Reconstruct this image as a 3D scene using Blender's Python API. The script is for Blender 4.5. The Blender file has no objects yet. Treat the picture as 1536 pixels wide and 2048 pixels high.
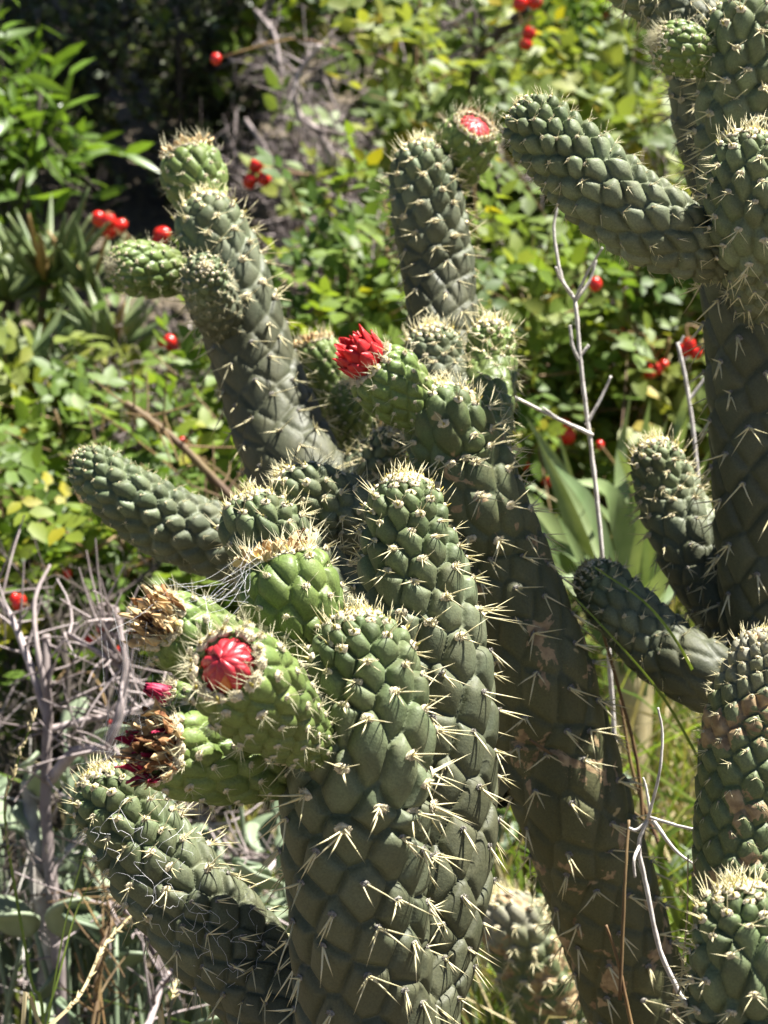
import bpy, math, random
import numpy as np
from mathutils import Vector, Matrix

R = math.radians
random.seed(7); rng = np.random.default_rng(7)
scene = bpy.context.scene
COL = scene.collection

# ------------------------------------------------------------------ camera
LENS, SENS = 77.0, 36.0
TAN = SENS / 2 / LENS
CAM = np.array([0.0, 0.0, 1.45]); PITCH = R(-7.0)
FWD = np.array([0, math.cos(PITCH), math.sin(PITCH)])
RIGHT = np.array([1.0, 0, 0]); UP = np.cross(RIGHT, FWD)
cd = bpy.data.cameras.new('camera'); cam = bpy.data.objects.new('camera', cd); COL.objects.link(cam)
cam.location = CAM; cam.rotation_euler = (math.pi / 2 + PITCH, 0, 0)
cd.sensor_fit = 'VERTICAL'; cd.sensor_height = SENS; cd.sensor_width = 27.0; cd.lens = LENS
cd.clip_start = 0.02; cd.clip_end = 500
cd.dof.use_dof = True; cd.dof.focus_distance = 1.18; cd.dof.aperture_fstop = 15.0
scene.camera = cam
# ------------------------------------------------------------------ light
SUN = Vector((0.42, 0.05, 0.905)).normalized()
el = math.asin(SUN.z); az = math.atan2(SUN.x, SUN.y)
w = bpy.data.worlds.new('World'); scene.world = w; w.use_nodes = True
nt = w.node_tree; bg = nt.nodes['Background']
sky = nt.nodes.new('ShaderNodeTexSky'); sky.sky_type = 'NISHITA'; sky.sun_disc = False; sky.air_density = 0.35; sky.dust_density = 0.3; sky.altitude = 300
sky.sun_elevation = el; sky.sun_rotation = az
nt.links.new(sky.outputs[0], bg.inputs[0]); bg.inputs[1].default_value = 0.05
sl = bpy.data.lights.new('sun', 'SUN'); sun = bpy.data.objects.new('sun', sl); COL.objects.link(sun)
sl.energy = 5.0; sl.angle = R(0.53); sl.color = (1.0, 0.965, 0.90)
sun.location = (3, 2, 6)
sun.rotation_euler = (-SUN).to_track_quat('-Z', 'Y').to_euler()
vs = scene.view_settings; vs.view_transform = 'Standard'; vs.look = 'None'; vs.gamma = 1
vs.use_curve_mapping = False; vs.exposure = 1.85

# ------------------------------------------------------------------ coordinates
def mpp(d): return 2 * d * TAN / 2048.0
def at(px, py, d):
    return CAM + FWD * d + RIGHT * ((px - 768) * mpp(d)) + UP * ((1024 - py) * mpp(d))
def project(P):
    q = np.asarray(P) - CAM
    d = q @ FWD
    m = 2 * d * TAN / 2048.0
    return np.stack([768 + (q @ RIGHT) / m, 1024 - (q @ UP) / m, d], -1)
def ground_z(x, y):
    x = np.asarray(x, float); y = np.asarray(y, float)
    z = 0.35 + 0.42 * (y - 1.1)
    z = np.where(y < 0.3, 0.014 + 0.1 * (y - 0.3), z)
    far = np.clip(y - 5.5, 0, None)
    z = z - 0.32 * far * (1 - np.exp(-far / 6))
    return z + 0.02 * np.sin(x * 5 + y * 3) + 0.015 * np.sin(x * 11 - y * 7.3)
def nrm(v):
    v = np.asarray(v, float); return v / (np.linalg.norm(v, axis=-1, keepdims=True) + 1e-12)

# ------------------------------------------------------------------ mesh building
class Acc:
    """collects vertices and faces; build() makes one mesh"""
    def __init__(s): s.V = []; s.F = []; s.M = []; s.A = []; s.n = 0
    def add(s, V, F, mat=0, attr=0.0):
        V = np.asarray(V, float).reshape(-1, 3)
        F = [F] if isinstance(F, np.ndarray) else F
        s.V.append(V); s.A.append(np.broadcast_to(np.asarray(attr, float), (len(V),)).copy())
        for f in F:
            f = np.asarray(f, int)
            s.F.append(f + s.n); s.M.append(np.full(len(f), mat))
        s.n += len(V)
    def mesh(s, name, mats, off=None, smooth=True):
        V = np.concatenate(s.V); A = np.concatenate(s.A)
        if off is not None: V = V - off
        return mesh_from(name, V, s.F, s.M, mats, {'rnd': A}, smooth)
def mesh_from(name, V, Fs, Ms, mats, attrs=None, smooth=True):
    me = bpy.data.meshes.new(name)
    me.vertices.add(len(V)); me.vertices.foreach_set('co', np.ascontiguousarray(V, np.float32).ravel())
    loops = np.concatenate([f.ravel() for f in Fs]); tot = np.concatenate([np.full(len(f), f.shape[1]) for f in Fs])
    start = np.concatenate([[0], np.cumsum(tot)[:-1]])
    me.loops.add(len(loops)); me.loops.foreach_set('vertex_index', loops.astype(np.int32))
    me.polygons.add(len(tot)); me.polygons.foreach_set('loop_start', start.astype(np.int32))
    me.polygons.foreach_set('material_index', np.concatenate(Ms).astype(np.int32))
    me.polygons.foreach_set('use_smooth', np.full(len(tot), smooth))
    for m in mats: me.materials.append(m)
    for k, a in (attrs or {}).items():
        at_ = me.attributes.new(k, 'FLOAT', 'POINT'); at_.data.foreach_set('value', np.ascontiguousarray(a, np.float32))
    me.update(calc_edges=True)
    return me
def link(name, me, parent=None, loc=None, kind=None):
    o = bpy.data.objects.new(name, me); COL.objects.link(o)
    if parent is not None: o.parent = parent
    if loc is not None: o.location = loc
    if kind: o['kind'] = kind
    return o
def thing(name, label, cat, loc, group=None, me=None):
    o = bpy.data.objects.new(name, me); COL.objects.link(o); o.location = loc
    o.empty_display_size = 0.05
    o['label'] = label; o['category'] = cat
    if group: o['group'] = group
    return o
def catmull(P, n):
    P = np.asarray(P, float)
    if len(P) == 2:
        t = np.linspace(0, 1, n)[:, None]; return P[0] * (1 - t) + P[1] * t
    Q = np.vstack([2 * P[0] - P[1], P, 2 * P[-1] - P[-2]])
    m = len(P) - 1; t = np.linspace(0, m, n); i = np.minimum(t.astype(int), m - 1); f = (t - i)[:, None]
    p0, p1, p2, p3 = Q[i], Q[i + 1], Q[i + 2], Q[i + 3]
    return 0.5 * (2 * p1 + (p2 - p0) * f + (2 * p0 - 5 * p1 + 4 * p2 - p3) * f ** 2 + (3 * p1 - p0 - 3 * p2 + p3) * f ** 3)
def frames(C):
    T = nrm(np.gradient(C, axis=0))
    N = np.zeros_like(T); h = np.array([1.0, 0, 0]) if abs(T[0][0]) < 0.8 else np.array([0, 1.0, 0])
    n = nrm(h - T[0] * (h @ T[0])); N[0] = n
    for i in range(1, len(T)):
        n = n - T[i] * (n @ T[i]); n = n / (np.linalg.norm(n) + 1e-12); N[i] = n
    return T, N, np.cross(T, N)
def grid_faces(rows, cols, wrap=True):
    i = np.arange(rows - 1)[:, None]; j = np.arange(cols if wrap else cols - 1)[None, :]
    j2 = (j + 1) % cols
    return np.stack([i * cols + j, i * cols + j2, (i + 1) * cols + j2, (i + 1) * cols + j], -1).reshape(-1, 4)
def tube(acc, P, rad, sides=5, mat=0, attr=0.0, cap=True, bump=0.0):
    P = np.asarray(P, float); rad = np.broadcast_to(np.asarray(rad, float), (len(P),))
    T, N, B = frames(P)
    th = np.linspace(0, 2 * math.pi, sides, endpoint=False)
    rr = rad[:, None] * np.ones(sides)
    if bump: rr = rr * (1 + bump * rng.normal(size=rr.shape))
    V = P[:, None] + rr[..., None] * (np.cos(th)[None, :, None] * N[:, None] + np.sin(th)[None, :, None] * B[:, None])
    F = [grid_faces(len(P), sides)]
    V = V.reshape(-1, 3)
    if cap:
        F.append(np.arange(sides)[::-1][None]); F.append((np.arange(sides) + (len(P) - 1) * sides)[None])
    acc.add(V, F, mat, attr)

# ------------------------------------------------------------------ materials
def newmat(name):
    m = bpy.data.materials.new(name); m.use_nodes = True
    return m, m.node_tree.nodes, m.node_tree.links, m.node_tree.nodes['Principled BSDF']
def nd(N, t, **kw):
    n = N.new(t)
    for k, v in kw.items(): setattr(n, k, v)
    return n
def ramp(N, L, fac, stops):
    r = N.new('ShaderNodeValToRGB'); e = r.color_ramp.elements
    while len(e) < len(stops): e.new(0.5)
    for x, (p, c) in zip(e, stops): x.position = p; x.color = (*c, 1)
    if fac is not None: L.new(fac, r.inputs[0])
    return r
def mix(N, L, fac, a, b, mode='MIX'):
    m = N.new('ShaderNodeMix'); m.data_type = 'RGBA'; m.blend_type = mode
    for i, v in ((0, fac), (6, a), (7, b)):
        if hasattr(v, 'is_linked') or hasattr(v, 'node'): L.new(v, m.inputs[i])
        elif i == 0: m.inputs[i].default_value = v
        else: m.inputs[i].default_value = (*v, 1)
    return m.outputs[2]
def noise(N, L, scale, detail=4, rough=0.55, dist=0.0):
    tc = N.new('ShaderNodeTexCoord'); n = N.new('ShaderNodeTexNoise')
    n.inputs['Scale'].default_value = scale; n.inputs['Detail'].default_value = detail
    n.inputs['Roughness'].default_value = rough; n.inputs['Distortion'].default_value = dist
    L.new(tc.outputs['Object'], n.inputs['Vector']); return n
def attr(N, name):
    a = N.new('ShaderNodeAttribute'); a.attribute_name = name; return a.outputs['Fac']
def cactus_skin(name, old, mid, young, scar=0.0, spots=0.3, rough=0.54, scarcol=(0.36, 0.26, 0.14)):
    m, N, L, P = newmat(name)
    base = ramp(N, L, attr(N, 'young'), [(0.0, old), (0.45, mid), (1.0, young)]).outputs[0]
    # every tubercle a little different, mottled grain
    v = ramp(N, L, attr(N, 'cell'), [(0, (0.74, 0.76, 0.74)), (1, (1.24, 1.2, 1.22))]).outputs[0]
    base = mix(N, L, 1.0, base, v, 'MULTIPLY')
    n1 = noise(N, L, 55, 5, 0.6)
    base = mix(N, L, ramp(N, L, n1.outputs[0], [(0.35, (0, 0, 0)), (0.7, (0.6, 0.6, 0.6))]).outputs[0], base, (old[0] * 1.35, old[1] * 1.15, old[2] * 0.95))
    ng = noise(N, L, 900, 2, 0.6)
    g = ramp(N, L, ng.outputs[0], [(0.3, (0.80, 0.80, 0.80)), (0.7, (1.22, 1.22, 1.20))]).outputs[0]
    base = mix(N, L, 1.0, base, g, 'MULTIPLY')
    # pale corky specks
    vo = N.new('ShaderNodeTexVoronoi'); vo.inputs['Scale'].default_value = 42
    tc = N.new('ShaderNodeTexCoord'); nw = noise(N, L, 90, 2)
    add = N.new('ShaderNodeMix'); add.data_type = 'RGBA'; add.inputs[0].default_value = 0.012
    L.new(tc.outputs['Object'], add.inputs[6]); L.new(nw.outputs['Color'], add.inputs[7]); L.new(add.outputs[2], vo.inputs['Vector'])
    s1 = ramp(N, L, vo.outputs['Distance'], [(0.06 + 0.06 * spots, (1, 1, 1)), (0.075 + 0.07 * spots, (0, 0, 0))]).outputs[0]
    sepv = ramp(N, L, vo.outputs['Color'], [(1 - 0.30 * spots - 0.02, (0, 0, 0)), (1 - 0.30 * spots, (1, 1, 1))]).outputs[0]
    spot = mix(N, L, 1.0, s1, sepv, 'MULTIPLY')
    base = mix(N, L, spot, base, (0.34, 0.27, 0.13))
    if scar:
        ns = noise(N, L, 38, 4, 0.62, 0.6)
        f = ramp(N, L, ns.outputs[0], [(0.66 - 0.12 * scar, (0, 0, 0)), (0.675 - 0.12 * scar, (1, 1, 1))]).outputs[0]
        ns2 = noise(N, L, 160, 3)
        sc = ramp(N, L, ns2.outputs[0], [(0.3, (scarcol[0] * .45, scarcol[1] * .4, scarcol[2] * .4)), (0.62, scarcol)]).outputs[0]
        base = mix(N, L, f, base, sc)
    L.new(base, P.inputs['Base Color'])
    rr = ramp(N, L, n1.outputs[0], [(0.3, (rough - .06,) * 3), (0.7, (rough + .16,) * 3)])
    L.new(rr.outputs[0], P.inputs['Roughness'])
    P.inputs['Specular IOR Level'].default_value = 0.32
    b = N.new('ShaderNodeBump'); b.inputs['Strength'].default_value = 0.22; b.inputs['Distance'].default_value = 0.0006
    hb = noise(N, L, 1100, 2, 0.5); L.new(hb.outputs[0], b.inputs['Height'])
    b2 = N.new('ShaderNodeBump'); b2.inputs['Strength'].default_value = 0.35; b2.inputs['Distance'].default_value = 0.003
    L.new(n1.outputs[0], b2.inputs['Height']); L.new(b.outputs[0], b2.inputs['Normal']); L.new(b2.outputs[0], P.inputs['Normal'])
    P.inputs['Subsurface Weight'].default_value = 0.0
    return m
SK_FRONT = cactus_skin('cactus_skin_front', (0.066, 0.073, 0.041), (0.116, 0.138, 0.080), (0.108, 0.160, 0.056), 0, 0.35)  # old end: age tone, darkened further to deepen shade on lower stems
SK_MID = cactus_skin('cactus_skin_middle', (0.066, 0.073, 0.043), (0.118, 0.140, 0.086), (0.112, 0.160, 0.064), 0, 0.4)  # old tone of age also carries some painted shade
SK_SCAR = cactus_skin('cactus_skin_scarred', (0.075, 0.080, 0.036), (0.088, 0.108, 0.054), (0.085, 0.14, 0.04), 0.55, 0.8)
SK_RIGHT = cactus_skin('cactus_skin_right', (0.066, 0.074, 0.043), (0.150, 0.178, 0.106), (0.118, 0.162, 0.062), 0.0, 0.6)  # old darkened for shade, mid lifted so the left arm looks sunlit
SK_CRUST = cactus_skin('cactus_skin_crusted', (0.095, 0.125, 0.055), (0.12, 0.14, 0.075), (0.36, 0.32, 0.27), 0.95, 0.8, 0.50)
SK_FRUIT = cactus_skin('cactus_fruit_skin', (0.100, 0.140, 0.040), (0.115, 0.170, 0.044), (0.135, 0.205, 0.055), 0, 0.15, 0.42)
def plain(name, c1, c2, scale, rough=0.6, bump=0.0, spec=0.3, transl=0.0, usernd=None):
    m, N, L, P = newmat(name)
    n = noise(N, L, scale, 4)
    c = ramp(N, L, n.outputs[0], [(0.32, c1), (0.68, c2)]).outputs[0]
    if usernd:
        c = mix(N, L, 1.0, c, ramp(N, L, attr(N, 'rnd'), usernd).outputs[0], 'MULTIPLY')
    L.new(c, P.inputs['Base Color'])
    P.inputs['Roughness'].default_value = rough; P.inputs['Specular IOR Level'].default_value = spec
    if bump:
        b = N.new('ShaderNodeBump'); b.inputs['Strength'].default_value = 0.6; b.inputs['Distance'].default_value = bump
        L.new(n.outputs[0], b.inputs['Height']); L.new(b.outputs[0], P.inputs['Normal'])
    if transl:
        t = N.new('ShaderNodeBsdfTranslucent'); ms = N.new('ShaderNodeMixShader'); ms.inputs[0].default_value = transl
        tcol = mix(N, L, 1.0, c, (1.25, 1.2, 0.6), 'MULTIPLY')
        L.new(tcol, t.inputs[0]); L.new(P.outputs[0], ms.inputs[1]); L.new(t.outputs[0], ms.inputs[2])
        L.new(ms.outputs[0], N['Material Output'].inputs[0])
    return m
WOOL = plain('areole_wool', (0.47, 0.40, 0.25), (0.70, 0.63, 0.46), 700, 0.95, 0.0008, 0.05)
WOOL_OLD = plain('areole_wool_old', (0.13, 0.115, 0.10), (0.34, 0.32, 0.28), 700, 0.95, 0.0008, 0.05)
SPINE = plain('spine', (0.56, 0.49, 0.24), (0.70, 0.64, 0.42), 160, 0.45, 0, 0.4)
BRISTLE = plain('bristle', (0.52, 0.48, 0.28), (0.66, 0.62, 0.42), 160, 0.5, 0, 0.3)
SCALE_LEAF = plain('scale_leaf', (0.22, 0.22, 0.04), (0.42, 0.30, 0.06), 300, 0.5, 0, 0.4)
BARKY = plain('cactus_trunk', (0.10, 0.075, 0.045), (0.20, 0.17, 0.11), 40, 0.9, 0.004)
PETAL_RED = plain('petal_red', (0.52, 0.014, 0.018), (0.64, 0.045, 0.045), 120, 0.38, 0.0005, 0.4, 0.25)
PETAL_BUD = plain('petal_bud', (0.30, 0.010, 0.018), (0.46, 0.03, 0.04), 90, 0.42, 0.0004, 0.5)
PETAL_ORANGE = plain('petal_orange', (0.50, 0.13, 0.03), (0.58, 0.22, 0.05), 90, 0.35, 0, 0.4)
PETAL_WILT = plain('petal_wilted', (0.30, 0.012, 0.05), (0.50, 0.03, 0.09), 200, 0.5, 0.001, 0.3, 0.2)
PETAL_DRY = plain('petal_dry', (0.42, 0.27, 0.12), (0.74, 0.56, 0.31), 120, 0.8, 0.001, 0.1)
PETAL_DARK = plain('petal_dry_dark', (0.10, 0.04, 0.02), (0.34, 0.18, 0.08), 170, 0.8, 0.001, 0.1)
HIP = plain('rose_hip', (0.55, 0.012, 0.012), (0.68, 0.035, 0.02), 60, 0.22, 0, 0.5)
SEPAL = plain('hip_sepal', (0.14, 0.08, 0.03), (0.22, 0.12, 0.05), 60, 0.7)
LV = [(0.0, (0.45, 0.55, 0.5)), (0.4, (0.9, 0.95, 0.9)), (0.85, (1.25, 1.15, 1.0)), (0.93, (1.5, 1.25, 0.9)), (1.0, (2.3, 1.35, 0.6))]
LEAF = plain('rose_leaf', (0.115, 0.185, 0.025), (0.16, 0.235, 0.042), 25, 0.5, 0.0, 0.35, 0.45, LV)
LEAF_Y = plain('rose_leaf_yellowish', (0.145, 0.20, 0.042), (0.20, 0.245, 0.065), 25, 0.5, 0.0, 0.35, 0.45, LV)
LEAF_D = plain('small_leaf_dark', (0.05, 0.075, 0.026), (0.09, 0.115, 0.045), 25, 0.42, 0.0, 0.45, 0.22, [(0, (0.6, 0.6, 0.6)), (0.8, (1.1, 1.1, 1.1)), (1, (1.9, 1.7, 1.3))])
LEAF_L = plain('lance_leaf', (0.085, 0.165, 0.02), (0.13, 0.22, 0.035), 25, 0.35, 0.0, 0.4, 0.40, [(0, (0.7, 0.7, 0.7)), (1, (1.25, 1.2, 1.1))])
STRAP = plain('strap_leaf', (0.16, 0.23, 0.09), (0.24, 0.31, 0.15), 30, 0.42, 0, 0.4, 0.25, [(0, (0.75, 0.8, 0.75)), (1, (1.25, 1.15, 1.05))])
ALOE = plain('aloe_leaf', (0.12, 0.17, 0.07), (0.19, 0.23, 0.10), 30, 0.45, 0, 0.4, 0.15, [(0, (0.8, 0.85, 0.8)), (0.85, (1.2, 1.15, 1.1)), (1, (2.0, 1.0, 0.9))])
PADDLE = plain('grey_round_leaf', (0.16, 0.21, 0.13), (0.24, 0.29, 0.19), 12, 0.5, 0, 0.35, 0.15, [(0, (0.7, 0.75, 0.7)), (1, (1.25, 1.2, 1.2))])
GRASS = plain('grass_blade', (0.11, 0.19, 0.03), (0.19, 0.26, 0.06), 20, 0.42, 0, 0.35, 0.4, [(0, (0.7, 0.75, 0.7)), (0.7, (1.15, 1.1, 1.0)), (1, (2.4, 1.6, 1.7))])
STRAW = plain('dry_grass', (0.36, 0.29, 0.15), (0.55, 0.47, 0.28), 30, 0.7, 0, 0.2, 0.15)
TWIG = plain('grey_twig', (0.22, 0.185, 0.17), (0.42, 0.37, 0.35), 40, 0.85, 0.001, 0.15, 0, [(0, (0.45, 0.42, 0.42)), (1, (1.35, 1.32, 1.35))])
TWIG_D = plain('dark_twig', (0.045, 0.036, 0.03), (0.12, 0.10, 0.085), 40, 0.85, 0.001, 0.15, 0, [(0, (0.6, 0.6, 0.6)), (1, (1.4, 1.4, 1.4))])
CANE = plain('rose_cane', (0.12, 0.07, 0.04), (0.22, 0.16, 0.07), 30, 0.6, 0, 0.3, 0, [(0, (0.7, 0.7, 0.7)), (1, (1.3, 1.2, 1.1))])
PALE = plain('pale_twig', (0.42, 0.38, 0.34), (0.66, 0.62, 0.57), 120, 0.8, 0.001, 0.15)
LICHEN = plain('lichen_branch', (0.12, 0.10, 0.085), (0.50, 0.48, 0.43), 26, 0.9, 0.002, 0.1)
WEB = plain('web_silk', (0.75, 0.75, 0.75), (0.85, 0.85, 0.85), 30, 0.4, 0, 0.5)
STONE = plain('stone', (0.25, 0.23, 0.20), (0.46, 0.43, 0.39), 22, 0.85, 0.004)

# ------------------------------------------------------------------ ground
def make_ground():
    xs = np.concatenate([np.linspace(-60, -4, 20)[:-1], np.linspace(-4, 4, 90), np.linspace(4, 60, 20)[1:]])
    ys = np.concatenate([np.linspace(-30, 0, 12)[:-1], np.linspace(0, 8, 90), np.linspace(8, 90, 30)[1:]])
    X, Y = np.meshgrid(xs, ys); Z = ground_z(X, Y) + rng.normal(size=X.shape) * 0.012
    m, N, L, P = newmat('soil_and_litter')
    n = noise(N, L, 9, 8, 0.7); n2 = noise(N, L, 70, 4, 0.7)
    c = ramp(N, L, n.outputs[0], [(0.3, (0.07, 0.055, 0.040)), (0.5, (0.16, 0.13, 0.09)), (0.72, (0.28, 0.235, 0.17))]).outputs[0]
    c = mix(N, L, 1.0, c, ramp(N, L, n2.outputs[0], [(0.3, (0.5, 0.5, 0.5)), (0.7, (1.5, 1.45, 1.35))]).outputs[0], 'MULTIPLY')
    L.new(c, P.inputs['Base Color']); P.inputs['Roughness'].default_value = 0.95
    b = N.new('ShaderNodeBump'); b.inputs['Distance'].default_value = 0.02; L.new(n2.outputs[0], b.inputs['Height']); L.new(b.outputs[0], P.inputs['Normal'])
    V = np.stack([X, Y, Z], -1).reshape(-1, 3)
    me = mesh_from('ground', V, [grid_faces(len(ys), len(xs), False)], [np.zeros((len(ys) - 1) * (len(xs) - 1))], [m])
    link('ground', me, kind='structure')
make_ground()

# ------------------------------------------------------------------ areoles (wool pad and spines)
def cone_arr(base, d, ln, rad, sides, bend=0.0):
    d = nrm(d); h = np.array([0.3, 0.9, 0.2]); n = nrm(np.cross(d, h)); b = np.cross(d, n)
    th = np.linspace(0, 2 * math.pi, sides, endpoint=False)
    ring = lambda p, r: p + r * (np.cos(th)[:, None] * n + np.sin(th)[:, None] * b)
    mid = base + d * ln * 0.5 + n * bend * ln
    V = np.vstack([ring(base, rad), ring(mid, rad * 0.72), (base + d * ln + n * bend * 0.3 * ln)[None]])
    i = np.arange(sides); j = (i + 1) % sides
    q = np.stack([i, j, j + sides, i + sides], -1); t = np.stack([i + sides, j + sides, np.full(sides, 2 * sides)], -1)
    return V, [q, t]
def pad_arr(rx, ry, rz, nu, nv, jit):
    th = np.linspace(0, 2 * math.pi, nu, endpoint=False); ph = np.linspace(-0.35, 1.45, nv)
    T, Pn = np.meshgrid(th, ph)
    k = 1 + jit * rng.normal(size=T.shape)
    V = np.stack([rx * np.cos(T) * np.cos(Pn) * k, ry * np.sin(T) * np.cos(Pn) * k, rz * np.sin(Pn) * k], -1).reshape(-1, 3)
    V = np.vstack([V, [[0, 0, rz * 1.05]]])
    i = np.arange(nu); top = np.stack([(nv - 1) * nu + i, (nv - 1) * nu + (i + 1) % nu, np.full(nu, nu * nv)], -1)
    return V, [grid_faces(nv, nu), top]
MM = 0.001
def areole_mesh(kind, lite, seed):
    """local frame: z outward, y towards the tip; nominal metres"""
    rs = random.Random(seed); a = Acc(); S = 3 if lite else 5
    def spikes(n, lo, hi, rad, zlo, zhi, ylo, yhi, mat):
        for k in range(n):
            ang = rs.uniform(0, 2 * math.pi)
            d = np.array([math.cos(ang) * 0.8, rs.uniform(ylo, yhi), rs.uniform(zlo, zhi)])
            V, F = cone_arr(np.array([rs.uniform(-1, 1), rs.uniform(-1, 1), 0.3]) * MM, d, rs.uniform(lo, hi) * MM, rad * MM * rs.uniform(.8, 1.1), S, rs.uniform(-.03, .03))
            a.add(V, F, mat)
    def wool(rx, ry, rz, hairs, hl, mat=0):
        V, F = pad_arr(rx * MM, ry * MM, rz * MM, 6 if lite else 10, 3 if lite else 6, 0.16); a.add(V, F, mat)
        if not lite:
            for k in range(hairs):
                an = rs.uniform(0, 6.28); c = rs.uniform(0.1, 1)
                p = np.array([rx * math.cos(an) * c * .85, ry * math.sin(an) * c * .85, rz * 0.6 * (1 - c * .6)]) * MM
                d = np.array([math.cos(an) * c, math.sin(an) * c, 0.8]) + np.array([rs.uniform(-.5, .5) for _ in range(3)])
                V, F = cone_arr(p, d, hl * MM * rs.uniform(.5, 1.2), 0.22 * MM, 3); a.add(V, F, mat)
    if kind == 'old':
        wool(2.0, 1.5, 0.8, 30, 1.7)
        spikes(rs.choice([2, 3, 3, 4]), 8, 22, 0.55, 0.45, 1.1, -1.3, -0.1, 1)
        spikes(rs.choice([0, 1]), 4, 9, 0.5, 0.5, 1.0, -0.6, 0.5, 1)
        mats = [WOOL_OLD, SPINE]
    elif kind == 'mid':
        wool(4.0, 2.6, 1.3, 60, 2.3)
        spikes(rs.choice([3, 4, 4, 5]), 11, 26, 0.56, 0.5, 1.2, -0.9, 0.5, 1)
        spikes(rs.choice([1, 2]), 4, 9, 0.45, 0.5, 1.0, -0.6, 0.5, 1)
        mats = [WOOL, SPINE]
    elif kind == 'young':
        wool(5.6, 4.0, 2.2, 80, 2.6)
        spikes(rs.choice([1, 2, 3]), 9, 27, 0.62, 0.8, 1.4, 0.1, 1.1, 1)
        V, F = cone_arr(np.array([0, -1.5, 0.4]) * MM, np.array([0, 0.3, 1.0]), 7 * MM, 1.5 * MM, S); a.add(V, F, 2)
        mats = [WOOL, SPINE, SCALE_LEAF]
    elif kind == 'tip':
        wool(5.2, 4.4, 2.6, 70, 2.6)
        spikes(rs.choice([0, 0, 1, 1, 2]), 7, 22, 0.62, 0.9, 1.4, 0.0, 0.7, 1)
        V, F = cone_arr(np.array([0, -1.5, 0.4]) * MM, np.array([0, 0.3, 1.0]), 5 * MM, 1.6 * MM, S); a.add(V, F, 2)
        mats = [WOOL, SPINE, SCALE_LEAF]
    elif kind == 'fruit':
        wool(2.0, 1.5, 0.8, 22, 1.6)
        spikes(rs.choice([3, 4, 5]), 4, 14, 0.2, 0.5, 1.3, -0.8, 0.9, 1)
        mats = [WOOL, BRISTLE]
    elif kind == 'rim':
        wool(3.2, 2.2, 1.5, 40, 2.2)
        spikes(rs.choice([4, 6, 7]), 5, 17, 0.2, 0.6, 1.4, -0.3, 1.2, 1)
        if rs.random() < .4:
            V, F = cone_arr(np.array([0, -1, 0.4]) * MM, np.array([0, 0.8, 1.0]), 4 * MM, 1.1 * MM, S); a.add(V, F, 2)
        mats = [WOOL, BRISTLE, SCALE_LEAF]
    return a, mats
AKIND = {}
for q, k in enumerate(('old', 'mid', 'young', 'fruit', 'rim', 'tip')):
    full = []; lite = []
    for v in range(9):
        a, mats = areole_mesh(k, False, 100 * q + v); full.append(a.mesh('spine_cluster', mats))
    for v in range(6):
        a, mats = areole_mesh(k, True, 100 * q + 50 + v); lite.append((a, mats))
    AKIND[k] = (full, lite)

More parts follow.
